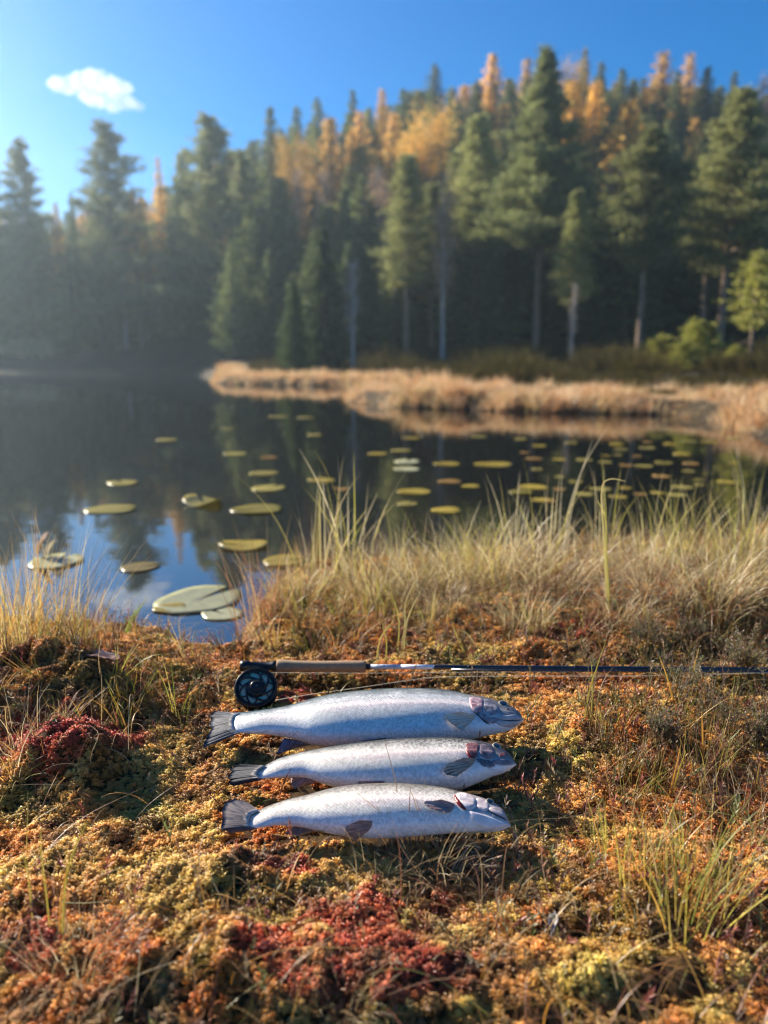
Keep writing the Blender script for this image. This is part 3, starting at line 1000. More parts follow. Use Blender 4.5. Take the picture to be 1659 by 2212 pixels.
f.fin('pelvic_fin', [(905, 622), (895, 634)], [(780, 618), (786, 632)], FIN_PINK, 0.002, 0.006, rays=6, onbody=True)
f.patch('gill_cover', [(1286, 448), (1320, 444), (1346, 450), (1344, 480), (1336, 510), (1318, 520), (1296, 500), (1284, 475)], SK_RED, 0.0022)
f.patch('cheek', [(1348, 450), (1385, 452), (1410, 470), (1420, 500), (1400, 520), (1370, 520), (1346, 498)], skin('cheek_dark', (0.06, 0.05, 0.07), (0.26, 0.20, 0.22), 110), 0.0016)
f.patch('lower_cheek', [(1330, 518), (1365, 520), (1405, 528), (1425, 548), (1400, 562), (1360, 552)], skin('cheek_darker', (0.05, 0.05, 0.07), (0.22, 0.20, 0.24), 120), 0.001)
f.patch('upper_jaw', [(1400, 528), (1440, 520), (1485, 525), (1515, 540), (1490, 546), (1440, 546), (1405, 540)], SK_LIP_DARK, 0.0014)
f.patch('snout_wound', [(1440, 500), (1458, 488), (1475, 498), (1466, 510), (1446, 512)], SK_RED, 0.0006)
f.groove('mouth_slit', [(1380, 532), (1430, 546), (1480, 548), (1516, 545)], SK_RIDGE, 0.0008)
f.groove('gill_slit', [(1288, 480), (1298, 502), (1314, 516), (1328, 518)], M_GILLRED, 0.0026)
f.groove('cheek_ridge', [(1346, 452), (1338, 475), (1350, 505), (1385, 528)], SK_RIDGE, 0.0009)
f.groove('jaw_fold', [(1335, 535), (1365, 545), (1395, 565), (1430, 572)], SK_RIDGE, 0.0007)
f.eye(1428, 460, 0.0085)
f.fin('pectoral_fin', [(1332, 520), (1322, 536), (1304, 556)], [(1268, 526), (1205, 545), (1171, 574), (1190, 592), (1240, 598)], skin('fin_grey_brown', (0.10, 0.07, 0.06), (0.58, 0.47, 0.39), stripes=True, rough=0.3), 0.001, 0.007, rays=11, onbody=True, ragged=0.04)

# -- the nearest one: pale, belly rolled up
F3 = Fish('palest trout with its white belly rolled up, nearest to the camera', (860, 760), 0.184, math.radians(12),
          [(262, 778), (275, 772), (330, 753), (380, 733), (450, 710), (550, 687), (650, 660), (750, 644), (850, 637), (1000, 637), (1100, 645), (1180, 655), (1250, 672), (1320, 690), (1380, 709), (1430, 735), (1465, 768), (1492, 826)],
          [(262, 848), (275, 847), (330, 840), (400, 829), (450, 830), (520, 836), (580, 851), (650, 866), (750, 880), (850, 888), (950, 885), (1050, 878), (1150, 870), (1250, 862), (1350, 860), (1420, 858), (1465, 848), (1492, 834)],
          fish_mat('trout_skin_pale', (0.20, 0.18, 0.15), (0.88, 0.80, 0.71), (0.88, 0.75, 0.70), (0.88, 0.85, 0.87), 0.5, 0.05, (0.42, 0.36, 0.37)), 1.0)
f = F3
f.fin('tail_fin', [(318, 758), (282, 776), (270, 800), (276, 828), (310, 842)],
      [(258, 718), (205, 704), (160, 722), (146, 760), (152, 800), (138, 846), (185, 864), (235, 862)], skin('fin_brown_tail', (0.03, 0.035, 0.055), (0.17, 0.14, 0.14), stripes=True, rough=0.28, root=(.70, .62, .58)), 0.006, -0.004, rays=26, ragged=0.05, bow=0.006)
f.fin('anal_fin', [(592, 852), (550, 842), (480, 833)], [(560, 862), (500, 880), (442, 868)], FIN_BLUE, -0.008, -0.026, rays=11)
f.fin('pelvic_fin', [(850, 808), (846, 830), (830, 852)], [(790, 806), (728, 828), (726, 862), (770, 884)], skin('fin_brown', (0.16, 0.10, 0.09), (0.42, 0.30, 0.28), stripes=True, rough=0.3), 0.001, 0.006, rays=9, onbody=True)
f.patch('gill_cover', [(1238, 682), (1270, 678), (1310, 690), (1335, 715), (1330, 745), (1300, 760), (1270, 740), (1245, 712)], SK_PALE, 0.003)
f.patch('cheek', [(1336, 700), (1375, 715), (1395, 745), (1380, 765), (1345, 755), (1330, 728)], SK_PALE, 0.0015)
f.patch('lower_jaw', [(1290, 762), (1340, 770), (1400, 790), (1450, 812), (1488, 828), (1450, 845), (1380, 850), (1320, 820)], skin('jaw_white', (0.70, 0.62, 0.64), (0.82, 0.78, 0.80), 60), 0.0022)
f.patch('upper_jaw', [(1388, 748), (1420, 745), (1455, 765), (1470, 790), (1440, 785), (1405, 768)], SK_LIP, 0.0016)
f.groove('mouth_slit', [(1385, 758), (1420, 778), (1455, 795), (1478, 808)], M_LINE_DARK, 0.0010)
f.groove('gill_slit', [(1234, 690), (1244, 715), (1262, 738), (1284, 758)], M_GILLRED, 0.0032)
f.groove('jaw_fold', [(1290, 745), (1340, 775), (1395, 800), (1440, 818)], SK_LIP, 0.0008)
f.eye(1396, 720, 0.0068)
f.fin('pectoral_fin', [(1232, 730), (1228, 745), (1212, 768)], [(1165, 726), (1100, 730), (1083, 740), (1110, 760), (1185, 776)], FIN_PINK, 0.001, 0.008, rays=9, onbody=True, ragged=0.04)

for ax, ay, bx, by, w_ in [(200, 350, 90, 330, .013), (200, 370, 70, 450, .012), (320, 590, 190, 570, .012), (320, 600, 180, 630, .011), (280, 800, 175, 740, .014), (280, 820, 160, 840, .013)]:
    a_, b_ = on_z(*crop(ax, ay), .165), on_z(*crop(bx, by), .165)
    KEEP.append((a_[0], a_[1], b_[0], b_[1], w_))

# ---------------------------------------------------------------- fly rod with its reel
M_CORK = plain('cork', (0.31, 0.205, 0.12), 0.85, noise=0.45, nscale=90, bump=0.0006)
M_ANOD = plain('anodised_black', (0.012, 0.014, 0.017), 0.32, metal=0.3, spec=0.6)
M_BLANK = plain('rod_blank', (0.010, 0.012, 0.018), 0.18, spec=0.7, coat=0.6)
M_WHITE = plain('rod_white_section', (0.82, 0.84, 0.88), 0.3, coat=0.4)
M_BAND = plain('rod_grey_band', (0.50, 0.56, 0.66), 0.3, coat=0.4)
M_INK = plain('rod_lettering', (0.16, 0.20, 0.28), 0.4)
M_FLYLINE = plain('fly_line_cream', (0.80, 0.77, 0.55), 0.45)
M_ALU = plain('bare_metal', (0.55, 0.56, 0.58), 0.3, metal=1.0)

RZ = 0.180
ra, rb = on_z(502, 1438.5, RZ), on_z(2300, 1449, RZ)
rdir = norm(rb - ra)
rod = empty('fly_rod', tuple(ra), 'fly fishing rod with cork grip and black reel, lying behind the trout', 'fishing rod')
roff = np.array(rod.location)


def rod_x(u):
    """distance along the rod of pixel column u"""
    t = np.linspace(0, 1, 900)
    P = ra + np.outer(t, rb - ra)
    uu, _ = to_px(P)
    return float(np.interp(u, uu, t)) * np.linalg.norm(rb - ra)


def rod_part(name, prof, mat, n=20, parent=rod, dz=0.0, z1=0.0):
    pts, rad = [], []
    for u, r in prof:
        s = rod_x(u)
        pts.append(rdir * s + np.array([0, 0, dz])); rad.append(r)
    mb = MB(); tube(mb, np.array(pts), np.array(rad), n)
    o = obj(name, mb.mesh(name, mat, True), parent)
    return o


rod_part('butt_cap', [(501, 0.004), (502, 0.0105), (505, 0.0115), (510, 0.0115), (511, 0.0108), (513, 0.0115), (519, 0.0115), (520, 0.0106)], M_ANOD)
rod_part('reel_seat', [(520, 0.0106), (526, 0.0113), (538, 0.0113), (541, 0.0090), (586, 0.0088), (589, 0.0108), (597.5, 0.0112)], M_ANOD)
rod_part('cork_grip', [(597.6, 0.0060), (598.5, 0.0122), (602, 0.0136), (612, 0.0134), (640, 0.0117), (680, 0.0109), (715, 0.0114), (750, 0.0122), (775, 0.0124), (786, 0.0120), (789.5, 0.0108), (790, 0.005)], M_CORK, 28)
rod_part('winding_check', [(790, 0.0062), (792, 0.0062), (800, 0.0056)], M_ANOD)
rod_part('label_band', [(800.2, 0.0050), (866, 0.0049)], M_BAND)
rod_part('label_section', [(866.2, 0.0049), (937, 0.0048)], M_WHITE)
rod_part('blank', [(937.2, 0.0048), (939, 0.0052), (975, 0.0050), (978, 0.0046), (1200, 0.0044), (1450, 0.0042), (1700, 0.0040), (2290, 0.0034)], M_BLANK)
rod_part('tip_section', [(975, 0.0024), (1200, 0.0026), (1450, 0.0027), (1700, 0.0028), (2290, 0.0030)], M_BLANK, 10).location = (0, -0.009, -0.002)
for u in (1010, 1240, 1500):      # black thread wraps
    rod_part('thread_wrap', [(u, 0.0046), (u + 0.8, 0.0052), (u + 10, 0.0052), (u + 10.8, 0.0046)], M_ANOD)


def rod_text(body, u0, u1, size, name, font_h):
    """lettering laid round the rod, facing up and towards the camera"""
    cu = bpy.data.curves.new(name, 'FONT')
    cu.body = body; cu.size = size; cu.resolution_u = 3
    cu.space_character = 1.15
    to = bpy.data.objects.new(name, cu)
    COL.objects.link(to)
    dg = bpy.context.evaluated_depsgraph_get()
    me = bpy.data.meshes.new_from_object(to.evaluated_get(dg))
    bpy.data.objects.remove(to); bpy.data.curves.remove(cu)
    import bmesh as bmx            # cut into bands so the letters can bend round the rod
    b_ = bmx.new(); b_.from_mesh(me)
    ys_ = [v.co.y for v in b_.verts]
    for yc in np.linspace(min(ys_), max(ys_), 14)[1:-1]:
        bmx.ops.bisect_plane(b_, geom=b_.verts[:] + b_.edges[:] + b_.faces[:], plane_co=(0, yc, 0), plane_no=(0, 1, 0))
    b_.to_mesh(me); b_.free()
    n = len(me.vertices)
    co = np.zeros(n * 3, dtype=np.float32); me.vertices.foreach_get('co', co); co = co.reshape(-1, 3)
    w_ = co[:, 0].max() - co[:, 0].min(); h_ = co[:, 1].max() - co[:, 1].min()
    s0, s1 = rod_x(u0), rod_x(u1)
    x = (co[:, 0] - co[:, 0].min()) / w_ * (s1 - s0) + s0
    y = (co[:, 1] - co[:, 1].min()) / h_ * font_h - font_h * 0.15
    R = 0.00515
    a = math.radians(38) - y / R            # angle above the side that faces the camera
    side = norm(np.cross(rdir, [0, 0, 1.0]))
    if side[1] > 0: side = -side
    a = math.radians(24) + y / R
    P = np.outer(x, rdir) + np.outer(R * np.cos(a), side) + np.outer(R * np.sin(a), [0, 0, 1.0])
    me.vertices.foreach_set('co', P.astype(np.float32).ravel()); me.update()
    me.materials.clear(); me.materials.append(M_INK)
    me.name = name
    return obj(name, me, rod)


rod_text('ORVIS', 813, 856, 1.0, 'lettering', 0.0058)
rod_text('I I I I I I', 872, 900, 1.0, 'small_lettering', 0.0014)
rod_text('D', 917.5, 920, 1.0, 'small_mark', 0.0034)

# reel: face turned up and towards the camera
rc = on_z(553, 1488, 0.168)
nrm = norm(np.array([0.10, -0.66, 0.74]))
e1 = norm(np.cross([0, 1, 0.0], nrm)); e1 = e1 if e1[0] > 0 else -e1
e2 = np.cross(nrm, e1)
if e2[2] < 0: e2 = -e2
reel = obj('reel', None, rod)     # replaced below by the frame mesh
bpy.data.objects.remove(reel)
RR = 0.0405


def rp(r, a, h):
    return rc + (e1 * math.cos(a) + e2 * math.sin(a)) * r + nrm * h - roff


def ring(mb, prof, n=64, closed=True):
    """lathe: prof list of (radius, height)"""
    k = len(prof)
    V = np.array([rp(r, 2 * PI * j / n, h) for j in range(n) for r, h in prof])
    F = []
    for j in range(n):
        for i in range(k if closed else k - 1):
            a, b = j * k + i, j * k + (i + 1) % k
            c, d = ((j + 1) % n) * k + (i + 1) % k, ((j + 1) % n) * k + i
            F.append((a, b, c, d))
    mb.add(V, np.array(F))


mb = MB()
ring(mb, [(RR, 0.010), (RR + 0.001, 0.007), (RR + 0.001, 0.004), (RR, 0.002), (RR - 0.004, 0.002), (RR - 0.0045, 0.006), (RR - 0.003, 0.010)])
ring(mb, [(RR - 0.001, -0.018), (RR, -0.021), (RR - 0.001, -0.024), (0.001, -0.026), (0.001, -0.022), (RR - 0.005, -0.020)])
for a in (0.3, 1.4, 1.9, 3.6, 4.9, 5.7):
    tube(mb, [rp(RR - 0.002, a, -0.022), rp(RR - 0.0015, a, -0.008), rp(RR - 0.002, a, 0.006)], 0.0018, 8)
frame = obj('reel', mb.mesh('reel', M_ANOD, True), rod)
mb = MB()
ring(mb, [(RR - 0.0045, 0.0085), (RR - 0.0075, 0.0085), (RR - 0.0078, 0.006), (RR - 0.0045, 0.006)])
ring(mb, [(0.0005, 0.0118), (0.0125, 0.0118), (0.0165, 0.0105), (0.0185, 0.008), (0.0185, 0.003), (0.0005, 0.003)])
for j in range(7):                 # long curved spokes, and short ones forking from them
    a0 = 2 * PI * j / 7
    tube(mb, [rp(0.0165 + (RR - 0.022) * t, a0 + 1.05 * t ** 0.8, 0.0078 + 0.0012 * math.sin(PI * t)) for t in np.linspace(0, 1, 9)], np.linspace(0.0027, 0.0017, 9), 8)
    tube(mb, [rp(0.025 + (RR - 0.030) * t, a0 + 0.50 - 0.22 * t, 0.0078) for t in np.linspace(0, 1, 5)], 0.0015, 8)
sp_ = obj('spool', mb.mesh('spool', M_ANOD, True), frame)
mb = MB()
for h in np.arange(-0.019, 0.004, 0.0011):
    ring(mb, [(0.0335 + 0.0006 * math.cos(t), h + 0.00062 * math.sin(t)) for t in np.linspace(0, 2 * PI, 7)[:-1]], 56)
ring(mb, [(0.033, 0.0045), (0.033, -0.019), (0.020, -0.019), (0.020, 0.0045)], 56)
obj('wound_line', mb.mesh('wound_line', M_FLYLINE, True), frame)
mb = MB()
ring(mb, [(0.0005, 0.0165), (0.0085, 0.0165), (0.0102, 0.0158), (0.0108, 0.0145), (0.0108, 0.011), (0.0005, 0.011)], 40)
for j in range(24):
    a = 2 * PI * j / 24
    tube(mb, [rp(0.0107, a, 0.0115), rp(0.0107, a, 0.0155)], 0.0006, 5)
obj('drag_knob', mb.mesh('drag_knob', M_ANOD, False), frame)
mb = MB()                          # foot under the seat
fa, fb = rdir * rod_x(532), rdir * rod_x(588)
tube(mb, [fa + [0, -0.008, -0.002], (fa + fb) / 2 + [0, -0.013, -0.006], fb + [0, -0.008, -0.002]], [0.002, 0.004, 0.002], 8)
tube(mb, [(fa + fb) / 2 + [0, -0.011, -0.005], rp(RR - 0.001, PI / 2, -0.010)], [0.004, 0.005], 8)
obj('reel_foot', mb.mesh('reel_foot', M_ANOD, True), frame)
KEEP.append((rc[0] - 0.004, rc[1], rc[0] + 0.004, rc[1] + 0.0, 0.043))
KEEP.append((ra[0], ra[1], rb[0], rb[1], 0.010))


def line(name, px, rad, parent, mat=M_FLYLINE, off=roff, n=60, dz=0.0):
    P = np.array([on_z(u, v, z) for u, v, z in px])
    t = np.linspace(0, len(P) - 1, n)
    Q = np.stack([smooth_interp(t, list(zip(range(len(P)), P[:, k]))) for k in range(3)], -1)
    mb = MB(); tube(mb, Q - off, rad, 6)
    return obj(name, mb.mesh(name, mat, True), parent)


line('fly_line', [(*crop(398, 245), 0.165), (*crop(500, 228), 0.172), (*crop(600, 213), 0.176), (*crop(850, 178), 0.180), (*crop(1000, 155), 0.178), (*crop(1150, 139), 0.176),
                  (*crop(1400, 134), 0.178), (*crop(1660, 133), 0.177), (1400, 1460, 0.176), (1700, 1452, 0.178)], 0.00055, rod)
line('backing_line', [(*crop(300, 112), 0.182), (*crop(400, 117), 0.182), (*crop(820, 119), 0.178), (*crop(1200, 117), 0.176), (1200, 1451.5, 0.176), (1700, 1450.5, 0.174)], 0.0004, rod)

# ---------------------------------------------------------------- moss carpet (stuff)
def moss_head(seed, n1=11, n2=9, n3=6, L=0.0062, W=0.0017):
    L *= 1.22; W *= .72; n1 += 2; n2 += 2; n3 += 2
    r = np.random.default_rng(seed)
    mb = MB()
    def branch(az, th, ln, w_, z0, c0, c1):
        d = np.array([math.cos(az) * math.sin(th), math.sin(az) * math.sin(th), math.cos(th)])
        s = np.array([-math.sin(az), math.cos(az), 0]); u = np.cross(d, s)
        p0 = np.array([0, 0, z0]) + d * 0.0006
        p1 = p0 + d * ln * 0.55 + np.array([0, 0, -0.0003])
        p2 = p0 + d * ln + np.array([0, 0, -ln * 0.28 * math.sin(th)])
        a = [0, 2.1, 4.2]
        V = [p0 + (s * math.cos(t) + u * math.sin(t)) * w_ * 0.35 for t in a] + [p1 + (s * math.cos(t) + u * math.sin(t)) * w_ * 0.5 for t in a] + [p2]
        base = mb.n
        mb.add(V, np.array([(i, (i + 1) % 3, 3 + (i + 1) % 3, 3 + i) for i in range(3)]))
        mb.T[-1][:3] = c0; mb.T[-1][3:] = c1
        mb.F.append(np.array([(3 + i, 3 + (i + 1) % 3, 6) for i in range(3)]) + base)
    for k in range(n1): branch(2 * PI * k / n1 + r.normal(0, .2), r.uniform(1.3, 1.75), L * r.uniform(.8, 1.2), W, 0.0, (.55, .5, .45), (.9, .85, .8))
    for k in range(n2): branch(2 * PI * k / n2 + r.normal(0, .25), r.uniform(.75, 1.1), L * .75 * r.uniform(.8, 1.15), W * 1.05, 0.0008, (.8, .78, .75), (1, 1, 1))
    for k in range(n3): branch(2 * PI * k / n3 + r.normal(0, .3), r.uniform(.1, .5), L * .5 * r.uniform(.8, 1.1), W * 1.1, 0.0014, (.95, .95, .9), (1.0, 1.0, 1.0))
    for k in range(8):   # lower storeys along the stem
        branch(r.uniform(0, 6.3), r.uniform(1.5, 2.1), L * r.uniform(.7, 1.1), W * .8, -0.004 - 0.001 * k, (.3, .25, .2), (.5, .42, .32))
    return mb.mesh('sphagnum_head_%d' % seed, M_MOSS)


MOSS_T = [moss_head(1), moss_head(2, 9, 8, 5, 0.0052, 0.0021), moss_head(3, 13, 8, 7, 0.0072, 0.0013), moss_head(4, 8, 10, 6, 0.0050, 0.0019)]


def frustum_pts(n, y0, y1, grow=1.12, power=1.0):
    """random ground points over the near bank, a little wider than the view"""
    n = int(n * 2.1)
    y = y0 + (y1 - y0) * rng.random(n) ** power
    e = 0.545 * y * grow + 0.10            # half width of the view, then a thinner margin beyond it
    x = (rng.random(n) * 2 - 1) * (e + 0.75)
    k = rng.random(n) < np.where(np.abs(x) < e, 1, .5) * (e + .75) / (e + .75).max() * 1.0
    return x[k], y[k]


def surf(x, y, e=0.006):
    z = ground_h(x, y)
    zx = (ground_h(x + e, y) - z) / e; zy = (ground_h(x, y + e) - z) / e
    return z, zx, zy


def moss_colour(x, y, z):
    """colour patches of the different mosses, read from where they grow"""
    P = np.stack([x, y, z], -1)
    u, v = to_px(P)
    n = len(x)
    a = fbm(x * 6, y * 6, 51, 3); b = fbm(x * 14, y * 14, 61, 3); c = fbm(x * 45, y * 45, 71, 2)
    ochre, gold, orange = np.array([.98, .50, .12]), np.array([1.0, .68, .20]), np.array([.88, .33, .06])
    red, crim, green, brown, lime = np.array([.78, .16, .07]), np.array([.62, .08, .07]), np.array([.48, .44, .07]), np.array([.30, .14, .05]), np.array([.90, .76, .18])
    C = ochre[None] * np.ones((n, 3))
    def mixin(C, col, w_):
        w_ = np.clip(w_, 0, 1)[:, None]
        return C * (1 - w_) + col * w_
    C = mixin(C, gold, sstep(.45, .62, b))
    C = mixin(C, orange, sstep(.50, .62, a) * sstep(0.35, 0.6, c) * 0.9)
    # red patches where the photograph has them (world spots)
    def spot(su, sv, ru, rv):
        q = on_z(su, sv, .15); q2 = on_z(su + ru, sv, .15); q3 = on_z(su, sv + rv, .15)
        rx = abs(q2[0] - q[0]); ry = abs(q[1] - q3[1])
        return np.exp(-(((x - q[0]) / rx) ** 2 + ((y - q[1]) / ry) ** 2))
    R = spot(150, 1600, 110, 50) * 1.5 + spot(170, 1630, 120, 80) * .8 + spot(800, 1980, 260, 90) * .62 + spot(700, 2120, 360, 90) * .55 + spot(590, 1890, 90, 35) * .9 + spot(640, 1490, 40, 25) * 1.2 \
        + spot(1250, 1375, 120, 30) * .8 + spot(60, 2050, 110, 90) * .7 + spot(1050, 2100, 200, 60) * .3 + spot(960, 1900, 80, 30) * .3
    R0 = R
    
    G = spot(1300, 1650, 90, 60) + spot(1180, 1590, 60, 40) * 1.2 + spot(1250, 2120, 260, 70) + spot(1180, 1880, 90, 60) * 1.1 + spot(1000, 2180, 200, 40) * .8 + spot(1000, 1390, 120, 30) * .8
    C = mixin(C, lime, sstep(.3, .6, G * (0.2 + a * (.5 + c))) * 0.6)
    C = mixin(C, green, sstep(.56, .70, fbm(x * 9, y * 9, 81, 3)) * .55)
    O = spot(1500, 1700, 250, 120) + spot(1620, 1950, 100, 80) + spot(1300, 1480, 200, 30) + spot(300, 1800, 200, 60) * .5
    C = mixin(C, orange, sstep(.3, .6, O * (0.4 + b)) * .8)
    C = mixin(C, red, sstep(.26, .42, R0 * (0.02 + 1.15 * b * (.3 + 1.5 * c))) * 0.88)
    C = mixin(C, crim, sstep(.40, .56, R0 * (0.1 + c)) * 0.7)
    C = mixin(C, brown, sstep(.56, .70, fbm(x * 22, y * 22, 91, 2)) * .7)
    C = C * rng.uniform(.72, 1.22, (n, 1)) * np.array([1, 1, 1]) + rng.normal(0, .012, (n, 3))
    return np.clip(C, .01, 1)


def tiltrot(n, zx, zy, amt):
    """euler angles leaning with the slope plus a random tilt"""
    rx = np.arctan(zy) * .7 + rng.normal(0, amt, n)
    ry = -np.arctan(zx) * .7 + rng.normal(0, amt, n)
    return np.stack([rx, ry, rng.uniform(0, 6.28, n)], -1)


x, y = frustum_pts(270000, 0.46, 2.9, 1.15, 1.0)
keep = rng.random(len(x)) < np.clip(1.25 - 0.28 * y, 0.3, 1)
x, y = x[keep], y[keep]
s = sdist(x, y, NEAR_POLY)
k = (s > -0.01) & ~blocked(x, y, -0.006) & (fbm(x * 16, y * 16, 101, 2) > 0.21)
x, y = x[k], y[k]
z, zx, zy = surf(x, y)
lump = fbm(x * 55, y * 55, 111, 2)
P = np.stack([x, y, z + 0.001 + 0.007 * (lump - .4)], -1)
col = moss_colour(x, y, z)
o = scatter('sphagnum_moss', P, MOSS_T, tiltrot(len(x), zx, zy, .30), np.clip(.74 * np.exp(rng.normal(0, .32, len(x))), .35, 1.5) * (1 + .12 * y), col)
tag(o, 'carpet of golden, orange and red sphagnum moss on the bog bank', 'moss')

# ---------------------------------------------------------------- small leafy sprigs, heather, litter (stuff)
def leaf_quad(mb, p, d, side, ln, w_, c0, c1, cup=0.25):
    up = np.cross(d, side)
    V = [p, p + d * ln * .4 + side * w_ * .5 + up * w_ * cup, p + d * ln * .45, p + d * ln * .4 - side * w_ * .5 + up * w_ * cup, p + d * ln, ]
    b = mb.n
    mb.add(V, np.array([(0, 1, 2), (0, 2, 3), (1, 4, 2), (2, 4, 3)]))
    mb.T[-1][:] = c0; mb.T[-1][4] = c1


def sprig(seed, h=0.035, n=10, ln=0.011, w_=0.0026, up=0.6):
    r = np.random.default_rng(seed); mb = MB()
    lean = r.uniform(-.3, .3, 2)
    top = np.array([lean[0] * h, lean[1] * h, h])
    tube(mb, [np.array([0, 0, -.008]), top * .5 + [0.001, 0, 0], top], [.0006, .0005, .0003], 4, (.35, .22, .14))
    for k in range(n):
        t = .25 + .75 * k / n
        az = k * 2.4 + r.normal(0, .3); th = r.uniform(.3, 1.0) * (1.3 - up * t)
        d = np.array([math.cos(az) * math.sin(th), math.sin(az) * math.sin(th), math.cos(th)])
        leaf_quad(mb, top * t, d, np.array([-math.sin(az), math.cos(az), 0]), ln * r.uniform(.7, 1.2), w_, (.8, .8, .8), (1, 1, 1))
    return mb.mesh('leafy_sprig_%d' % seed, M_SPRIG)


def heather(seed, h=0.07, n=7):
    r = np.random.default_rng(seed); mb = MB()
    for b in range(n):
        az = r.uniform(0, 6.28); th = r.uniform(.05, .6); L_ = h * r.uniform(.6, 1.1)
        d = np.array([math.cos(az) * math.sin(th), math.sin(az) * math.sin(th), math.cos(th)])
        b1 = d * L_ + np.array([0, 0, L_ * .15])
        pts = [np.array([0, 0, -.01]), d * L_ * .5, b1]
        tube(mb, pts, [.0008, .0006, .0003], 4, (.32, .20, .15))
        for k in range(16):
            t = .25 + .75 * k / 16
            p = d * L_ * t if t < .5 else (d * L_ * .5) * (2 - 2 * t) + b1 * (2 * t - 1)
            a2 = r.uniform(0, 6.28); t2 = r.uniform(.3, .8)
            dd = norm(np.array([math.cos(a2) * math.sin(t2), math.sin(a2) * math.sin(t2), math.cos(t2)]))
            sd = norm(np.cross(dd, [0, 0, 1.]))
            c = (1.0, .95, .6) if t < .75 or r.random() < .4 else (1.7, 1.05, 1.1)
            leaf_quad(mb, p, dd, sd, .0045 * r.uniform(.7, 1.4), .0017, tuple(.8 * q for q in c), c)
    return mb.mesh('heather_sprig_%d' % seed, M_SPRIG)


n = 5200
x, y = frustum_pts(n * 2, 0.5, 2.6)
P0 = np.stack([x, y, np.full(len(x), .15)], -1); u, v = to_px(P0)
dens = 0.20 + 0.8 * sstep(900, 1250, u) * sstep(1350, 1450, v) * (1 - sstep(1950, 2100, v)) + 0.45 * (fbm(x * 7, y * 7, 121, 2) > .58)
k = (rng.random(len(x)) < dens) & (sdist(x, y, NEAR_POLY) > .03) & ~blocked(x, y, -0.002)
x, y, u, v = x[k], y[k], u[k], v[k]
z, zx, zy = surf(x, y)
col = pick([(.34, .17, .10), (.40, .16, .13), (.26, .22, .08), (.44, .34, .18), (.22, .11, .07), (.52, .40, .26), (.22, .26, .08), (.50, .15, .11)], len(x), .3)
o = scatter('bog_rosemary_sprigs', np.stack([x, y, z], -1), [sprig(11), sprig(12, .028, 8, .010, .003), sprig(13, .045, 13, .012, .0022), sprig(14, .022, 7, .008, .003, .2)],
            tiltrot(len(x), zx, zy, .35), rng.uniform(.55, 1.15, len(x)), col)
tag(o, 'low leathery sprigs of brown and reddish bog leaves among the moss', 'bog plants')

x, y = frustum_pts(9000, 1.0, 2.7)
P0 = np.stack([x, y, np.full(len(x), .15)], -1); u, v = to_px(P0)
dens = sstep(1150, 1500, u) * (1 - sstep(1640, 1760, v)) * sstep(1290, 1380, v) * .42 + .03 + .10 * (v < 1400)
dens = dens * (1 - 0.97 * (blocked(x, y + .035, 0.03)))
k = (rng.random(len(x)) < dens) & (sdist(x, y, NEAR_POLY) > .05) & ~blocked(x, y, .01)
x, y = x[k], y[k]
z, zx, zy = surf(x, y)
col = pick([(.32, .28, .08), (.24, .20, .08), (.38, .22, .12), (.18, .17, .05), (.42, .34, .11)], len(x), .3)
o = scatter('heather_sprigs', np.stack([x, y, z], -1), [heather(21), heather(22, .09, 6), heather(23, .055, 9)], tiltrot(len(x), zx, zy, .2), rng.uniform(.5, 1.05, len(x)), col)
tag(o, 'dry heather sprigs with faded pink flowers on the right of the bank', 'heather')


def blade_mesh(seed, lean, curl, L=.16, W=.0014, S=9):
    V, F, T = blades(np.array([[0, 0, 0.]]), np.array([0.]), np.array([lean]), np.array([curl]), np.array([L]), np.array([W]), S, np.array([[.85, .8, .75]]), np.array([[1.1, 1.05, 1.]]))
    V = V + np.array([0, 0.012, 0]) * np.sin(V[:, 0:1] * 25 + seed)
    return mesh('dead_blade_%d' % seed, V, F, M_LEAF_I, False, tint=T)


# dead grass blades lying over and sticking out of the moss
BL_T = [blade_mesh(1, 1.2, .5), blade_mesh(2, .7, 1.2), blade_mesh(3, 1.4, .25, .12), blade_mesh(4, .3, .8, .14, .0012), blade_mesh(5, .15, 2.4, .15), blade_mesh(6, 1.35, .3, .2, .0011), blade_mesh(7, .5, 1.9, .1, .002)]
x, y = frustum_pts(19000, 0.48, 2.8)
P0 = np.stack([x, y, np.full(len(x), .15)], -1); u, v = to_px(P0)
dens = .20 + .35 * sstep(1050, 1300, u) + .4 * np.exp(-((u - 950) / 180) ** 2 - ((v - 1850) / 90) ** 2) + .25 * (fbm(x * 5, y * 5, 131, 2) > .55) + .4 * (v < 1400)
k = (rng.random(len(x)) < dens) & (sdist(x, y, NEAR_POLY) > .0) & ~blocked(x, y, .004)
x, y = x[k], y[k]
z, zx, zy = surf(x, y)
n = len(x)
rot = np.stack([rng.normal(0, .08, n), rng.normal(0, .12, n), rng.uniform(0, 6.28, n)], -1)
sc = rng.uniform(.35, 1.05, n)
# keep blades off the fish: those that start close and would reach them stay short
near = blocked(x, y, .09) | blocked(x, y + .05, .05)
sc = np.where(near, sc * .42, sc)
col = pick(DRY + REDDRY * 2 + GREENISH[:1] + ORANGE * 2, n, .3)
o = scatter('dead_grass_blades', np.stack([x, y, z + .003], -1), BL_T, rot, sc, col)
tag(o, 'loose dry grass blades strewn over the moss', 'grass')

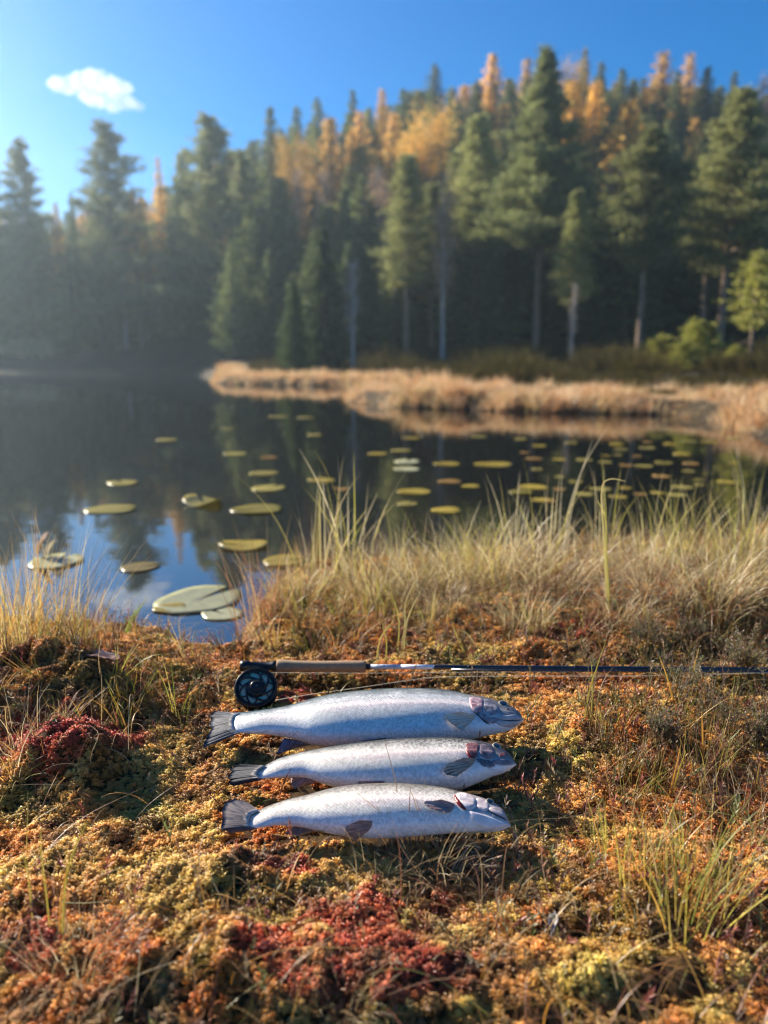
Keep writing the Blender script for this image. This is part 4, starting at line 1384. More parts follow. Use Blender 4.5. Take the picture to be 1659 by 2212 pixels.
# short upright sedge between the moss, thicker towards the water
x, y = frustum_pts(2600, 1.0, 3.2)
P0 = np.stack([x, y, np.full(len(x), .15)], -1); u, v = to_px(P0)
s = sdist(x, y, NEAR_POLY)
dens = .10 + .6 * (1 - sstep(.15, .75, s)) + .25 * sstep(1200, 1500, u) + .5 * (1 - sstep(60, 200, u)) * (v < 1480)
dens *= .3 + 1.1 * sstep(.42, .58, fbm(x * 4, y * 4, 141, 2))
dens *= np.where((u > 180) & (u < 540) & (v < 1460), .18, 1)
k = (rng.random(len(x)) < dens) & (s > .0) & ~blocked(x, y, .02) & ~blocked(x, y + .05, .05) & ~((v > 1400) & (v < 1860) & (u > 420) & (u < 1180))
x, y = x[k], y[k]
z, zx, zy = surf(x, y)
ST = [tuft_mesh('sedge_piece_%d' % i, 14, .012, .11, .0017, (0, .5), (.2, 1.4), DRY + GREENISH + ORANGE) for i in range(5)]
for me in ST: me.materials[0] = M_LEAF_I
o = scatter('short_sedge', np.stack([x, y, z], -1), ST, tiltrot(len(x), zx, zy, .15), rng.uniform(.45, 1.1, len(x)), pick([(1, 1, 1), (.9, .75, .5), (.9, .6, .42), (.8, .95, .45), (.5, .38, .28)], len(x), .3))
tag(o, 'short dry sedge growing all over the bank', 'sedge')

# ---------------------------------------------------------------- grass tussocks (things)
TG = 'grass tussocks along the water edge'


def put(me, name, u, v, label, group=None, scale=1.0, rz=None, cat='grass tussock', zref=.15, sx=1.0):
    p = on_z(u, v, zref)
    z = float(ground_h(np.array([p[0]]), np.array([p[1]]))[0])
    p = on_z(u, v, max(z, 0.0))
    z = float(ground_h(np.array([p[0]]), np.array([p[1]]))[0])
    o = obj(name, me)
    o.location = (p[0], p[1], max(z, -.03) - .005)
    o.rotation_euler = (0, 0, rng.uniform(0, 6.28) if rz is None else rz)
    o.scale = (scale * sx, scale * sx, scale)
    return tag(o, label, cat, group)


YG = [(0.55, 0.47, 0.12), (0.50, 0.46, 0.10), (0.60, 0.50, 0.20)]
PALE = [(0.60, 0.50, 0.30), (0.52, 0.42, 0.22), (0.66, 0.56, 0.34), (0.45, 0.34, 0.18)]
dense = [tuft_mesh('dense_tussock', 260, .10, .21, .0022, (0, .6), (.3, 1.6), DRY + PALE + YG) for _ in range(4)]
droop = [tuft_mesh('drooping_tussock', 220, .09, .24, .0020, (.1, .8), (1.2, 2.4), PALE + REDDRY[1:]) for _ in range(2)]
reedy = [tuft_mesh('tall_sedge', 20, .045, .31, .0034, (0, .28), (.1, .9), YG + PALE, S=9, lj=.4) for _ in range(3)]
green = [tuft_mesh('green_sedge', 30, .035, .23, .0030, (0, .3), (.1, .7), YG + GREENISH[:2]) for _ in range(2)]
leftm = tuft_mesh('left_tussock', 200, .11, .27, .0019, (0, .45), (.0, .8), GREENISH + ORANGE + PALE[:2], ORANGE + PALE + [(.6, .35, .12)])
finered = [tuft_mesh('thin_red_grass', 60, .05, .17, .0011, (0, .35), (.1, .9), REDDRY + DRY[:2]) for _ in range(2)]

put(leftm, 'grass_tussock', 70, 1415, 'tall green and orange grass tussock on the left edge by the open water', scale=1.12)
put(leftm, 'grass_tussock', -25, 1440, 'green and orange grass cut by the left edge of the view', scale=1.0)
put(finered[0], 'grass_tussock', 190, 1415, 'thin pale grass at the right foot of the tall left tussock', scale=.9)
rows = [  # u, v, template, scale, label
    (585, 1300, finered[0], 1.25, 'thin reddish grass standing at the corner of the water inlet'),
    (560, 1350, finered[1], 1.2, 'short rusty grass right above the butt of the rod'),
    (640, 1290, dense[0], .62, 'low dry tussock beside the rusty grass, first of the row from the left'),
    (690, 1265, reedy[0], 1.05, 'upright pale sedge with bent tips against the dark water, left of centre'),
    (760, 1262, reedy[1], 1.05, 'pair of tall yellowish sedge stems leaning right over the water, left of centre'),
    (800, 1290, dense[1], .75, 'buff tussock with red stems below the leaning yellow sedge'),
    (900, 1285, dense[2], .85, 'wispy fawn tussock left of the brightest yellow one'),
    (1010, 1270, dense[3], 1.0, 'full bright yellow tussock in the middle of the bank'),
    (1090, 1270, dense[0], 1.0, 'yellow tussock with straw tips right of the brightest one'),
    (1190, 1280, droop[0], 1.0, 'drooping straw tussock with arched blades right of centre'),
    (1275, 1270, droop[1], 1.05, 'second drooping tussock, brownish and matted below'),
    (1180, 1250, reedy[2], .95, 'sedge stems rising behind the drooping straw tussock'),
    (1360, 1250, dense[1], .85, 'loose straw tussock before the dark water right of centre'),
    (1400, 1230, reedy[0], .85, 'upright straw sedge in front of the lily pads'),
    (1455, 1225, green[0], 1.05, 'bright yellow-green sedge clump standing alone on the right'),
    (1530, 1310, droop[1], .8, 'brown matted tussock at the foot of the right-hand grass'),
    (1590, 1250, green[1], 1.15, 'yellow-green sedge in the thick grass at the right edge'),
    (1650, 1270, dense[2], 1.15, 'thick pale tussock cut by the right edge of the view'),
    (1620, 1180, reedy[1], 1.0, 'tall pale sedge behind the thick tussock at the right edge'),
    (1545, 1290, dense[3], .8, 'straw tussock left of the thick grass at the right edge'),
    (830, 1310, dense[0], .55, 'low brown tussock in front of the fawn one'),
    (960, 1320, droop[0], .5, 'flattened straw tuft in front of the bright yellow tussock'),
    (1130, 1330, dense[2], .5, 'short matted tuft below the drooping straw tussock'),
    (1420, 1300, droop[0], .75, 'matted straw tussock below the lone yellow-green clump'),
    (1340, 1320, droop[1], .6, 'dark matted tuft in front of the brown drooping tussock'),
]
for u, v, me, sc, lb in rows:
    put(me, 'grass_tussock', u, v, lb, TG, sc * 1.18)


for u, v, me, sc, lb in [
    (1105, 1225, reedy[1], .95, 'few tall straw stems behind the brightest tussock pair'),
    (1300, 1222, reedy[2], 1.05, 'tall straw stems left of the sedge before the lily pads'),
    (1500, 1215, reedy[0], 1.0, 'tall pale stems between the lone green clump and the right edge'),
    (985, 1235, green[1], .8, 'yellow-green stems at the back of the brightest tussock'),
    (1035, 1262, green[0], .95, 'bright yellow sedge inside the brightest tussock'),
    (860, 1250, reedy[2], .7, 'short pale stems behind the wispy fawn tussock')]:
    put(me, 'grass_tussock', u, v, lb, TG, sc)


def hand_blades(name, pts_list, label, cat='grass blades', cols=YG, w=.0035, group=None, wend=.0006):
    """individually shaped blades; each a list of pixel points, the first one its foot on the ground"""
    root = None
    for pts in pts_list:
        (u0, v0) = pts[0]
        p = on_z(u0, v0, .15); z = float(ground_h(np.array([p[0]]), np.array([p[1]]))[0])
        foot = on_z(u0, v0, z)
        if root is None: root = empty(name, tuple(foot), label, cat, group); r0 = foot
        P = [foot - [0, 0, .01]]
        for i, (u, v) in enumerate(pts[1:]):
            P.append(at_y(u, v, foot[1] + .012 * (i + 1) * (1 if (int(u0) % 2) else -.6)))
        P = np.array(P); t = np.linspace(0, len(P) - 1, 14)
        Q = np.stack([smooth_interp(t, list(zip(range(len(P)), P[:, k]))) for k in range(3)], -1) - r0
        s = np.linspace(0, 1, 14)
        c = pick(cols, 1, .2)[0]
        wid = w * rng.uniform(.75, 1.15) * (1 - s ** 1.8) + wend
        tg = norm(np.gradient(Q, axis=0)); sd = norm(np.cross(tg, np.array([.35, 1., .1])))
        up = norm(np.cross(sd, tg))
        V = np.stack([Q - sd * wid[:, None] / 2, Q + up * wid[:, None] * .18, Q + sd * wid[:, None] / 2], 1).reshape(-1, 3)
        F = [(3 * i + j, 3 * i + j + 1, 3 * i + j + 4, 3 * i + j + 3) for i in range(13) for j in range(2)]
        tt = np.repeat(np.linspace(.8, 1.15, 14)[:, None] * c[None], 3, 0)
        obj('stalk' if 'stalk' in name else 'blade', mesh('blade', V, np.array(F), M_LEAF, False, tint=tt), root)
    return root


OR = [(.62, .36, .07), (.55, .45, .08), (.60, .30, .06)]
hand_blades('sedge_blades', [[(1215, 1240), (1225, 1120), (1260, 1010), (1310, 925)], [(1225, 1240), (1230, 1130), (1250, 1040), (1280, 950)], [(1205, 1240), (1210, 1120), (1215, 1010)]],
            'tallest pair of pale sedge blades leaning right over the dark water', 'sedge', PALE, .006)
hand_blades('sedge_blades', [[(1318, 1310), (1310, 1200), (1308, 1120), (1290, 1080)], [(1312, 1310), (1306, 1180), (1300, 1060), (1318, 1035), (1352, 1040)]],
            'two long straight yellow stems rising from the brown matted tussock', 'sedge', YG, .0045)
hand_blades('sedge_blades', [[(740, 1250), (735, 1180), (715, 1110)], [(760, 1250), (785, 1140), (815, 1065)], [(750, 1250), (790, 1160), (860, 1080)], [(668, 1260), (660, 1190), (645, 1122)], [(682, 1260), (680, 1200), (672, 1150)]],
            'pale sedge blades fanning out over the water left of the tussock row', 'sedge', PALE, .005)
hand_blades('sedge_blades', [[(866, 1410), (875, 1350), (880, 1290), (940, 1190)], [(858, 1410), (862, 1340), (845, 1280)], [(872, 1410), (880, 1340), (912, 1270)]],
            'bright yellow-green blades standing alone above the white part of the rod', 'sedge', YG, .0035)
hand_blades('sedge_blades', [[(275, 1370), (290, 1335), (318, 1290)], [(268, 1370), (280, 1345), (300, 1305)]],
            'short green blade pair standing at the water edge by the moss lump', 'sedge', [(.40, .50, .12)], .008)
hand_blades('sedge_blades', [[(108, 2010), (100, 1930), (90, 1850), (88, 1790)], [(132, 2015), (140, 1930), (152, 1860), (190, 1770)], [(126, 2015), (135, 1920), (170, 1810)], [(70, 1985), (62, 1900), (48, 1830)]],
            'long orange-yellow blades standing on the near left moss', 'sedge', OR, .0026)
hand_blades('sedge_blades', [[(1450, 1720), (1465, 1670), (1482, 1620)], [(1442, 1725), (1460, 1660), (1470, 1610)], [(1520, 1655), (1518, 1590), (1516, 1540)]],
            'green-orange stiff blades standing right of the trout heads', 'sedge', OR, .003)
hand_blades('sedge_blades', [[(812, 1430), (822, 1380), (850, 1340)], [(832, 1430), (835, 1390), (824, 1340)], [(1010, 1415), (990, 1380), (975, 1345)], [(1045, 1410), (1010, 1370), (985, 1360)]],
            'few bright blades crossing behind the grip end of the rod', 'sedge', YG, .003)
hand_blades('sedge_blades', [[(1262, 1560), (1272, 1500), (1290, 1440), (1310, 1380)], [(1275, 1565), (1280, 1500), (1278, 1430)], [(1460, 1520), (1440, 1460), (1425, 1420)], [(1490, 1500), (1500, 1440), (1510, 1400)]],
            'yellow blades crossing in front of the rod right of the trout', 'sedge', OR, .0028)
# thin dark and dry stalks in front of and over the nearest trout
C_ = crop
RD = [(.16, .07, .05), (.22, .10, .06), (.40, .27, .14)]
hand_blades('grass_stalks', [[C_(965, 935), C_(930, 860), C_(870, 740)], [C_(985, 940), C_(965, 800), C_(960, 640), C_(905, 435)], [C_(1010, 940), C_(985, 800), C_(955, 660)], [C_(1000, 935), C_(900, 790), C_(780, 680)],
                             [C_(1060, 945), C_(1065, 800), C_(1020, 640)], [C_(1100, 940), C_(1080, 800), C_(1050, 700)], [C_(960, 940), C_(800, 880), C_(600, 690)], [C_(1030, 945), C_(1020, 850), C_(1025, 650)]],
            'thin dark stalks arching over the belly of the nearest trout', 'grass stalks', RD, .0016)
hand_blades('grass_stalks', [[C_(1150, 935), C_(1230, 790), C_(1330, 708), C_(1362, 780), C_(1352, 870)]],
            'single brown stalk looping over the head of the nearest trout', 'grass stalks', RD[:1], .0016, wend=.0010)
hand_blades('grass_stalks', [[C_(900, 930), C_(760, 900), C_(600, 855), C_(480, 880), C_(370, 868)], [C_(930, 940), C_(880, 880), C_(820, 850)], [C_(1160, 940), C_(1250, 890), C_(1340, 862), C_(1440, 880), C_(1465, 920)],
                             [C_(920, 940), C_(935, 870), C_(950, 840)], [C_(1200, 940), C_(1150, 880)], [C_(1120, 945), C_(1180, 860), C_(1190, 820)]],
            'arching straw stalks in front of the nearest trout', 'grass stalks', PALE, .0018)
hand_blades('grass_stalks', [[C_(410, 948), C_(408, 880), C_(405, 830)], [C_(400, 700), C_(440, 620), C_(470, 560)], [C_(500, 610), C_(470, 540), C_(455, 510)], [C_(560, 446), C_(562, 408)], [C_(1105, 425), C_(1112, 396)]],
            'short dark stalks between the tails of the trout', 'grass stalks', RD[:2], .0016)
# the dry tuft in front of the trout and the one to the right
wisp = [tuft_mesh('dry_wisp', 150, .055, .12, .0012, (0, .9), (.2, 1.4), DRY + REDDRY + PALE) for _ in range(2)]
stiff = [tuft_mesh('stiff_sedge', 70, .05, .13, .0016, (0, .5), (.0, .7), GREENISH + OR + DRY[:2]) for _ in range(2)]
near_t = [
    (900, 1870, wisp[0], .85, 'wiry brown grass tuft right in front of the nearest trout'),
    (960, 1885, wisp[1], .70, 'wiry straw tuft right of the brown one in front of the trout'),
    (820, 1885, wisp[1], .55, 'small sparse brown tuft left of the wiry one in front of the trout'),
    (1080, 1925, wisp[0], .55, 'low wiry tuft between the trout and the stiff green sedge'),
    (1440, 1960, stiff[0], 1.15, 'stiff green and orange sedge clump on the near right'),
    (1520, 1930, stiff[1], 1.0, 'stiff sedge clump nearest to the right edge on the near bank'),
    (1330, 1870, stiff[1], .75, 'low green sedge clump left of the stiff one on the near right'),
    (1400, 1700, stiff[0], .65, 'thin orange-green sedge behind the near right clumps'),
    (1520, 1660, stiff[1], .75, 'yellowish stiff sedge in the heather on the right'),
    (1330, 1560, stiff[0], .55, 'small sedge tuft between trout heads and heather'),
    (430, 1440, finered[1], .55, 'thin red grass by the inlet left of the reel'),
    (740, 2150, wisp[0], .5, 'wiry tuft in the red moss at the bottom of the view'),
    (30, 1560, wisp[1], 1.0, 'pale curled dry tuft at the left edge beside the red hummock'),
    (150, 2080, wisp[0], .7, 'dry wisps at the foot of the orange blades on the near left'),
    (1620, 1780, wisp[0], .9, 'straw wisps at the right edge of the near bank'),
]
for u, v, me, sc, lb in near_t:
    put(me, 'grass_tuft', u, v, lb, None, sc, cat='grass tuft')

# heather bushes as things
def heather_bush(seed, h, n):
    r = np.random.default_rng(seed); mb = MB()
    def twig(p, d, L_, rad, lvl):
        q = p + d * L_
        mid = p + d * L_ * .5 + r.normal(0, L_ * .05, 3)
        tube(mb, [p, mid, q], [rad, rad * .8, rad * .5], 4, (.13, .085, .07))
        if lvl < 2:
            for k in range(3 if lvl else 4):
                dd = norm(d + r.normal(0, .42, 3) + [0, 0, .15]); twig(mid + (q - mid) * r.random(), dd, L_ * r.uniform(.45, .75), rad * .6, lvl + 1)
        for k in range(9 if lvl else 2):
            t = r.random(); pp = p + (q - p) * t
            dd = norm(d * .8 + r.normal(0, .6, 3)); sd = norm(np.cross(dd, [.1, .2, 1.]))
            c = (.20, .20, .06) if t < .7 or r.random() < .5 else (.50, .26, .22)
            leaf_quad(mb, pp, dd, sd, .005 * r.uniform(.6, 1.4), .0020, c, c)
    for k in range(n):
        az = r.uniform(0, 6.28); th = r.uniform(.05, .75)
        twig(np.array([r.normal(0, .012), r.normal(0, .012), -.005]), np.array([math.cos(az) * math.sin(th), math.sin(az) * math.sin(th), math.cos(th)]), h * r.uniform(.45, .75), .0011, 0)
    return mb.mesh('heather_bush', M_LEAF)


hb = [heather_bush(5, .11, 16), heather_bush(6, .13, 14), heather_bush(7, .09, 20)]
for u, v, k, sc, lb in [(1480, 1500, 0, 1.0, 'dark twiggy heather bush crossing the rod on the right'), (1590, 1480, 1, 1.05, 'taller heather bush at the right end of the visible rod'),
                        (1640, 1620, 2, 1.1, 'green heather bush at the right edge below the rod'), (1420, 1600, 2, .9, 'small olive heather bush below the twiggy one'),
                        (1280, 1450, 0, .6, 'low heather bush just above the fishing line right of the trout'), (1560, 1590, 1, .85, 'heather bush between the two green ones on the right'),
                        (1500, 1395, 2, .9, 'heather bush behind the rod in front of the matted tussock'), (1380, 1400, 1, .7, 'sparse heather bush behind the rod right of centre')]:
    put(hb[k], 'heather_bush', u, v, lb, 'heather bushes on the right of the bank', sc * .72, cat='heather')

# fallen leaf, pinkish brown, left of the reel
def fallen_leaf(u, v, ln, wd, rz, lift, label, c):
    n, m_ = 14, 8
    V, F = [], []
    for i in range(n + 1):
        t = i / n
        w_ = wd * math.sin(PI * min(1, t * .96 + .03)) ** .8
        for j in range(m_ + 1):
            s = j / m_ * 2 - 1
            V.append(((t - .5) * ln, s * w_ / 2, .006 * s * s + .005 * math.sin(t * 5) + .002 * math.sin(j * 2 + i)))
    for i in range(n):
        for j in range(m_):
            a = i * (m_ + 1) + j
            F.append((a, a + 1, a + m_ + 2, a + m_ + 1))
    me = mesh('blade', V, np.array(F), M_LEAF, True, tint=np.tile(np.array(c), (len(V), 1)))
    p = on_z(u, v, .16); z = float(ground_h(np.array([p[0]]), np.array([p[1]]))[0])
    r = empty('fallen_leaf', (p[0], p[1], z + lift), label, 'leaf', rz=rz)
    r.rotation_euler = (-.12, -.12, rz)
    obj('blade', me, r)
    mb = MB(); tube(mb, [(-ln * .75, .002, 0.004), (-ln * .4, 0, .004), (0, 0, .0045), (ln * .45, 0, .003)], [.0007, .0008, .0006, .0003], 6, tuple(.6 * k for k in c))
    obj('midrib', mb.mesh('midrib', M_LEAF), r)


fallen_leaf(226, 1489, .075, .034, -.15, .012, 'pinkish brown fallen leaf lying on the moss left of the reel', (.42, .27, .25))
fallen_leaf(1196, 1985, .034, .012, 1.3, .02, 'small pale grey leaf standing in the moss at the lower right', (.42, .40, .42))

# ---------------------------------------------------------------- lily pads
def pad_mesh(seed, notch=.35, warp=.02):
    r = np.random.default_rng(seed)
    n, k = 40, 5
    a = np.linspace(notch / 2, 2 * PI - notch / 2, n)
    V = [(0.06, 0, 0)]; T = [(.5, .5, .5)]
    ph = r.uniform(0, 6.28, 3)
    for i in range(1, k + 1):
        s = i / k
        for t in a:
            rr = s * (1 + .03 * math.sin(3 * t + ph[0]) + .02 * math.sin(5 * t + ph[1])) * (1.0 + .08 * math.cos(t))
            z = warp * s ** 2 * (math.sin(2 * t + ph[2]) * .5 + .5) 
            V.append((rr * math.cos(t) * .5, rr * math.sin(t) * .42, z))
            m_ = .85 + .3 * r.random() - .25 * (abs(math.sin(t * 7)) < .15)
            T.append((m_, m_, m_ * (.8 if s < 1 else .6)))
    F = []; Tr = [(0, 1 + j, 2 + j) for j in range(n - 1)]
    for i in range(k - 1):
        for j in range(n - 1):
            b = 1 + i * n + j
            F.append((b, b + n, b + n + 1, b + 1))
    # underside edge gives it thickness
    V = np.array(V); nv = len(V)
    V2 = V.copy(); V2[:, 2] -= .004
    rim = [1 + (k - 1) * n + j for j in range(n)]
    F += [(p, p + nv, q + nv, q) for p, q in zip(rim[:-1], rim[1:])]
    tint = np.vstack([np.array(T), np.array(T) * .5])
    return np.vstack([V, V2]), np.array(F), np.array(Tr), tint


PADC = {'y': (.29, .22, .05), 'g': (.20, .17, .05), 'b': (.25, .15, .06), 'p': (.36, .36, .28), 'o': (.26, .22, .08), 's': (.16, .12, .05)}  # the pale grey of 'p' has sky reflection put into the colour
PT = {}


def pad(u, v, wpx, c='o', label=None, notch_a=None, warp=.02, z=.004):
    p = on_z(u, v, z)
    w_ = wpx / FPX * np.linalg.norm(p - [0, 0, CAMZ]) 
    key = (int(rng.integers(0, 5)), c, round(warp, 3))
    if key not in PT:
        V, F, Tr, tint = pad_mesh(key[0], warp=warp)
        PT[key] = mesh('lily_pad', V, [F, Tr], M_PAD, True, tint=tint * np.array(PADC[c]))
    o = obj('lily_pad', PT[key])
    o.location = tuple(p); o.scale = (w_, w_, w_)
    o.rotation_euler = (0, 0, rng.uniform(0, 6.28) if notch_a is None else notch_a)
    cname = {'y': 'yellow', 'g': 'green', 'b': 'brown', 'p': 'pale grey-green', 'o': 'olive', 's': 'sunken dark'}[c]
    tag(o, label or 'small %s lily pad in the crowd of pads in the dark bay on the right' % cname, 'lily pad',
        'lily pads floating on the lake' if label else '%s pads in the dark bay' % cname)
    return o


PADS = [
    (425, 1296, 195, 'p', 'large pale grey-green lily pad at the inlet, biggest of all', 1.0, .004),
    (363, 1313, 68, 'y', 'small yellow lily pad lying against the biggest pale one', 0.2, .02),
    (482, 1325, 95, 'p', 'pale half-sunken lily pad right in front of the biggest one', 2.5, .004),
    (530, 1178, 105, 'y', 'yellow-green lily pad with bent rim, beyond the biggest pale one', 3.0, .06),
    (612, 1212, 95, 'y', 'golden lily pad half hidden by the grass at the inlet corner', 0.5, .03),
    (120, 1213, 115, 'p', 'pale lily pad under a curled-up brown leaf, nearest on the left', 1.5, .02),
    (300, 1225, 80, 's', 'sunken brown lily pad in the reflection of the sky', .6, .004),
    (235, 1100, 105, 'o', 'flat olive lily pad on the left before the rippled water', .3, .01),
    (440, 1086, 92, 'o', 'humped olive lily pad with its rim raised', 2.0, .14),
    (560, 1100, 112, 'g', 'flat green lily pad right of the humped one', 3.3, .02),
    (578, 1055, 82, 'o', 'olive lily pad just behind the flat green one', 1.1, .01),
    (572, 1022, 70, 'o', 'olive lily pad, second behind the flat green one', 4.0, .01),
    (583, 988, 40, 'b', 'small brownish lily pad, third behind the flat green one', 4.0, .01),
    (265, 1043, 70, 'o', 'olive lily pad farther out above the flat left one', 2.2, .01),
    (510, 980, 52, 'o', 'dull lily pad in the middle of the open water', 2.9, .01),
    (697, 1037, 66, 'y', 'yellow lily pad in the centre of the lake', 2.4, .01),
    (737, 1057, 36, 'b', 'tiny tilted brownish lily pad by the yellow centre one', 2.4, .12),
    (360, 950, 50, 'o', 'faint far lily pad on the left half of the lake', 1.4, .01),
    (815, 980, 48, 'y', 'yellow lily pad left of a stack of three pale ones', .4, .01),
    (865, 973, 48, 'o', 'rearmost of the stack of three pale lily pads', .4, .01),
    (880, 997, 66, 'p', 'middle one of the stack of three pale lily pads', 1.4, .01),
    (880, 1013, 62, 'p', 'front one of the stack of three pale lily pads', 2.4, .01),
    (968, 1002, 64, 'y', 'yellow lily pad right of the stack of three', 2.4, .01),
    (1070, 1003, 86, 'y', 'long bright lily pad right of the centre, biggest in the dark bay', 3.4, .01),
    (897, 1062, 78, 'y', 'bright yellow lily pad near the tips of the tussocks', 3.0, .02),
    (880, 1088, 52, 'o', 'olive lily pad in front of the bright yellow one near the tussocks', 1.0, .01),
    (962, 1102, 68, 'y', 'yellow lily pad nearest to the bright yellow tussock', .2, .02),
    (970, 1040, 55, 'b', 'brown lily pad between two yellow ones behind the tussocks', .2, .02),
    (1016, 1050, 42, 'y', 'small golden lily pad right of the brown one', .2, .02),
    (490, 926, 32, 'o', 'far small lily pad left of the grassy spit', .2, .01),
    (600, 900, 46, 'o', 'far lily pad nearest to the tip of the spit', .2, .01),
    (660, 902, 40, 'o', 'far lily pad right of the one by the spit tip', .9, .01),
    (680, 939, 38, 'o', 'far lily pad in front of the pair by the spit', 1.9, .01),
    (890, 946, 42, 'y', 'far yellowish lily pad below the peninsula', 2.9, .01),
    (1035, 943, 36, 'o', 'far olive lily pad below the peninsula, right of the yellowish one', 2.9, .01),
    (1155, 1052, 66, 'y', 'yellow lily pad just left of the tall sedge', 2.9, .01),
    (1175, 1080, 50, 'y', 'yellow lily pad behind the foot of the tall sedge', 2.9, .01),
]
for u, v, w_, c, lb, na, wp in PADS:
    pad(u, v, w_, c, lb, na, wp)
r2 = np.random.default_rng(77)
done = []
for _ in range(400):
    u, v = r2.uniform(1110, 1590), r2.uniform(935, 1085)
    if v > 1085 - (u - 1110) * .02 or (v > 1050 and u > 1480): continue
    wpx = r2.uniform(24, 56) * (.6 + .5 * (v - 930) / 150)
    if any(abs(u - a) < (wpx + b) * .5 and abs(v - c_) < 9 for a, c_, b in done): continue
    done.append((u, v, wpx))
    pad(u, v, wpx, 'yyogbo'[int(r2.integers(0, 6))])
    if len(done) >= 46: break
# the curled leaf standing on the pale pad on the left
mb = MB()
q0 = on_z(112, 1200, .01)
for k, (dx, hz, c) in enumerate([(0, .10, (.36, .26, .20)), (-.02, .07, (.30, .22, .14)), (.02, .06, (.34, .28, .18))]):
    a = np.linspace(0, 1, 8)
    P = np.array([(dx - .05 * (1 - t), .01 * k, hz * math.sin(PI * .5 * t)) for t in a])
    W = .035 * np.sin(PI * (a * .9 + .08))
    V = np.vstack([P + np.array([0, 1, .2]) * W[:, None] / 2, P, P - np.array([.3, 1, -.3]) * W[:, None] / 2])
    F = [(j * 8 + i, j * 8 + i + 1, (j + 1) * 8 + i + 1, (j + 1) * 8 + i) for i in range(7) for j in range(2)]
    mb.add(V, np.array(F), c)
o = obj('curled_leaf', mb.mesh('curled_leaf', M_LEAF)); o.location = tuple(q0)
tag(o, 'curled brown leaf standing up on the pale lily pad on the left', 'leaf')

# ---------------------------------------------------------------- far marsh grass (stuff)
def marsh_tuft(seed):
    return tuft_mesh('marsh_piece_%d' % seed, 34, .12, .34, .010, (0, .5), (.1, 1.1), [(.66, .44, .24), (.74, .54, .32), (.80, .62, .40), (.52, .32, .16)], S=4)


MT = [marsh_tuft(k) for k in range(5)]
for me in MT: me.materials[0] = M_LEAF_I
n = 60000
y = 6.6 + (36 - 6.6) * rng.random(n) ** .8
x = (rng.random(n) * 2 - 1) * (.56 * y + .8) + 1.6 * rng.random(n)
s = sdist(x, y, FAR_POLY)
band = np.interp(y, [6, 10, 13, 16, 20, 27, 36], [1.6, 2.2, 2.5, 2.0, 2.6, 1.7, 1.2])
k = (s > -.03) & (s < band * (0.7 + .6 * fbm(x, y, 7))) & (rng.random(n) < np.clip(.9 - .015 * y, .2, 1))
x, y, s = x[k], y[k], s[k]
z = hill_h(x, y)
hum = fbm(x * .9, y * .9, 151, 2)
tt = sstep(.25, .65, hum)
# the taller mound in the middle of the peninsula
q = at_y(1000, 800, 11.9)
md = np.exp(-((x - q[0]) / .7) ** 2 - ((y - 12.6) / 1.0) ** 2)
sc = (0.22 + .62 * tt * (.5 + fbm(x * 3, y * 3, 9, 2)) + .50 * md) * np.clip(.65 + y * .020, .6, 1.2) * np.where(y > 20, .72, 1.0)
sc = sc * rng.uniform(.55, 1.45, len(x))
P = np.stack([x, y, z - .03 + .05 * md], -1)
o = scatter('marsh_grass', P, MT, np.stack([rng.normal(0, .12, len(x)), rng.normal(0, .12, len(x)), rng.uniform(0, 6.28, len(x))], -1), np.stack([sc * 1.15, sc * 1.15, sc], -1),
            pick([(1, 1, 1), (1.1, .95, .85), (1, .85, .7), (.8, .8, .6), (.8, .6, .45)], len(x), .2))
tag(o, 'dense tan marsh grass on the spit and the far bank of the lake', 'marsh grass')
# pale reed fringe along the far left shore
n = 2600
u_ = rng.uniform(-150, 470, n)
pp = np.array([on_z(a, b, 0) for a, b in zip(u_, rng.uniform(799.5, 803, n))])
s = sdist(pp[:, 0], pp[:, 1], FAR_POLY)
k = (s > -.2) & (s < 5) & (fbm(pp[:, 0] * .3, pp[:, 1] * .1, 5) > .42)
pp = pp[k]; z = hill_h(pp[:, 0], pp[:, 1])
o = scatter('shore_reeds', np.stack([pp[:, 0], pp[:, 1], np.maximum(z, 0) - .02], -1), MT, np.stack([np.zeros(len(pp)), np.zeros(len(pp)), rng.uniform(0, 6.28, len(pp))], -1),
            rng.uniform(1.6, 2.8, len(pp)), pick([(1.2, 1.15, 1.1), (1, .9, .8), (.9, .95, .7)], len(pp), .2))
tag(o, 'pale reeds along the far left shore of the lake', 'reeds')

# ---------------------------------------------------------------- trees
def cards(C, D, ln, wd, tint, r, flat=0.0):
    """elongated leaf or needle-spray quads at C pointing along D"""
    n = len(C)
    D = norm(D)
    rnd = r.normal(0, 1, (n, 3)); rnd[:, 2] += flat * 3
    Sd = norm(np.cross(D, rnd))
    h = D * ln[:, None] / 2; s_ = Sd * wd[:, None] / 2
    V = np.stack([C - h, C + s_ - h * .1, C + h, C - s_ - h * .1], 1).reshape(-1, 3)
    F = np.arange(n * 4).reshape(-1, 4)
    return V, F, np.repeat(tint, 4, 0)


def trunk_mesh(h, r0, mat, r, bend=.02, r1=.02, limbs=()):
    mb = MB()
    t = np.linspace(0, 1, 12)
    P = np.stack([np.cumsum(r.normal(0, bend, 12)) * t, np.cumsum(r.normal(0, bend, 12)) * t, t * h - .3 * (t == 0)], -1)
    tube(mb, P, r0 * (1 - t) ** .8 * (1 + .35 * np.exp(-t * 22)) + r1, 9)
    for a, b, rr in limbs:
        a, b = np.array(a), np.array(b)
        m_ = (a + b) / 2 + np.array([0, 0, -.04 * np.linalg.norm(b - a)])
        tube(mb, [a, m_, b], [rr, rr * .6, rr * .2], 5)
    return mb.mesh('trunk', mat, True)


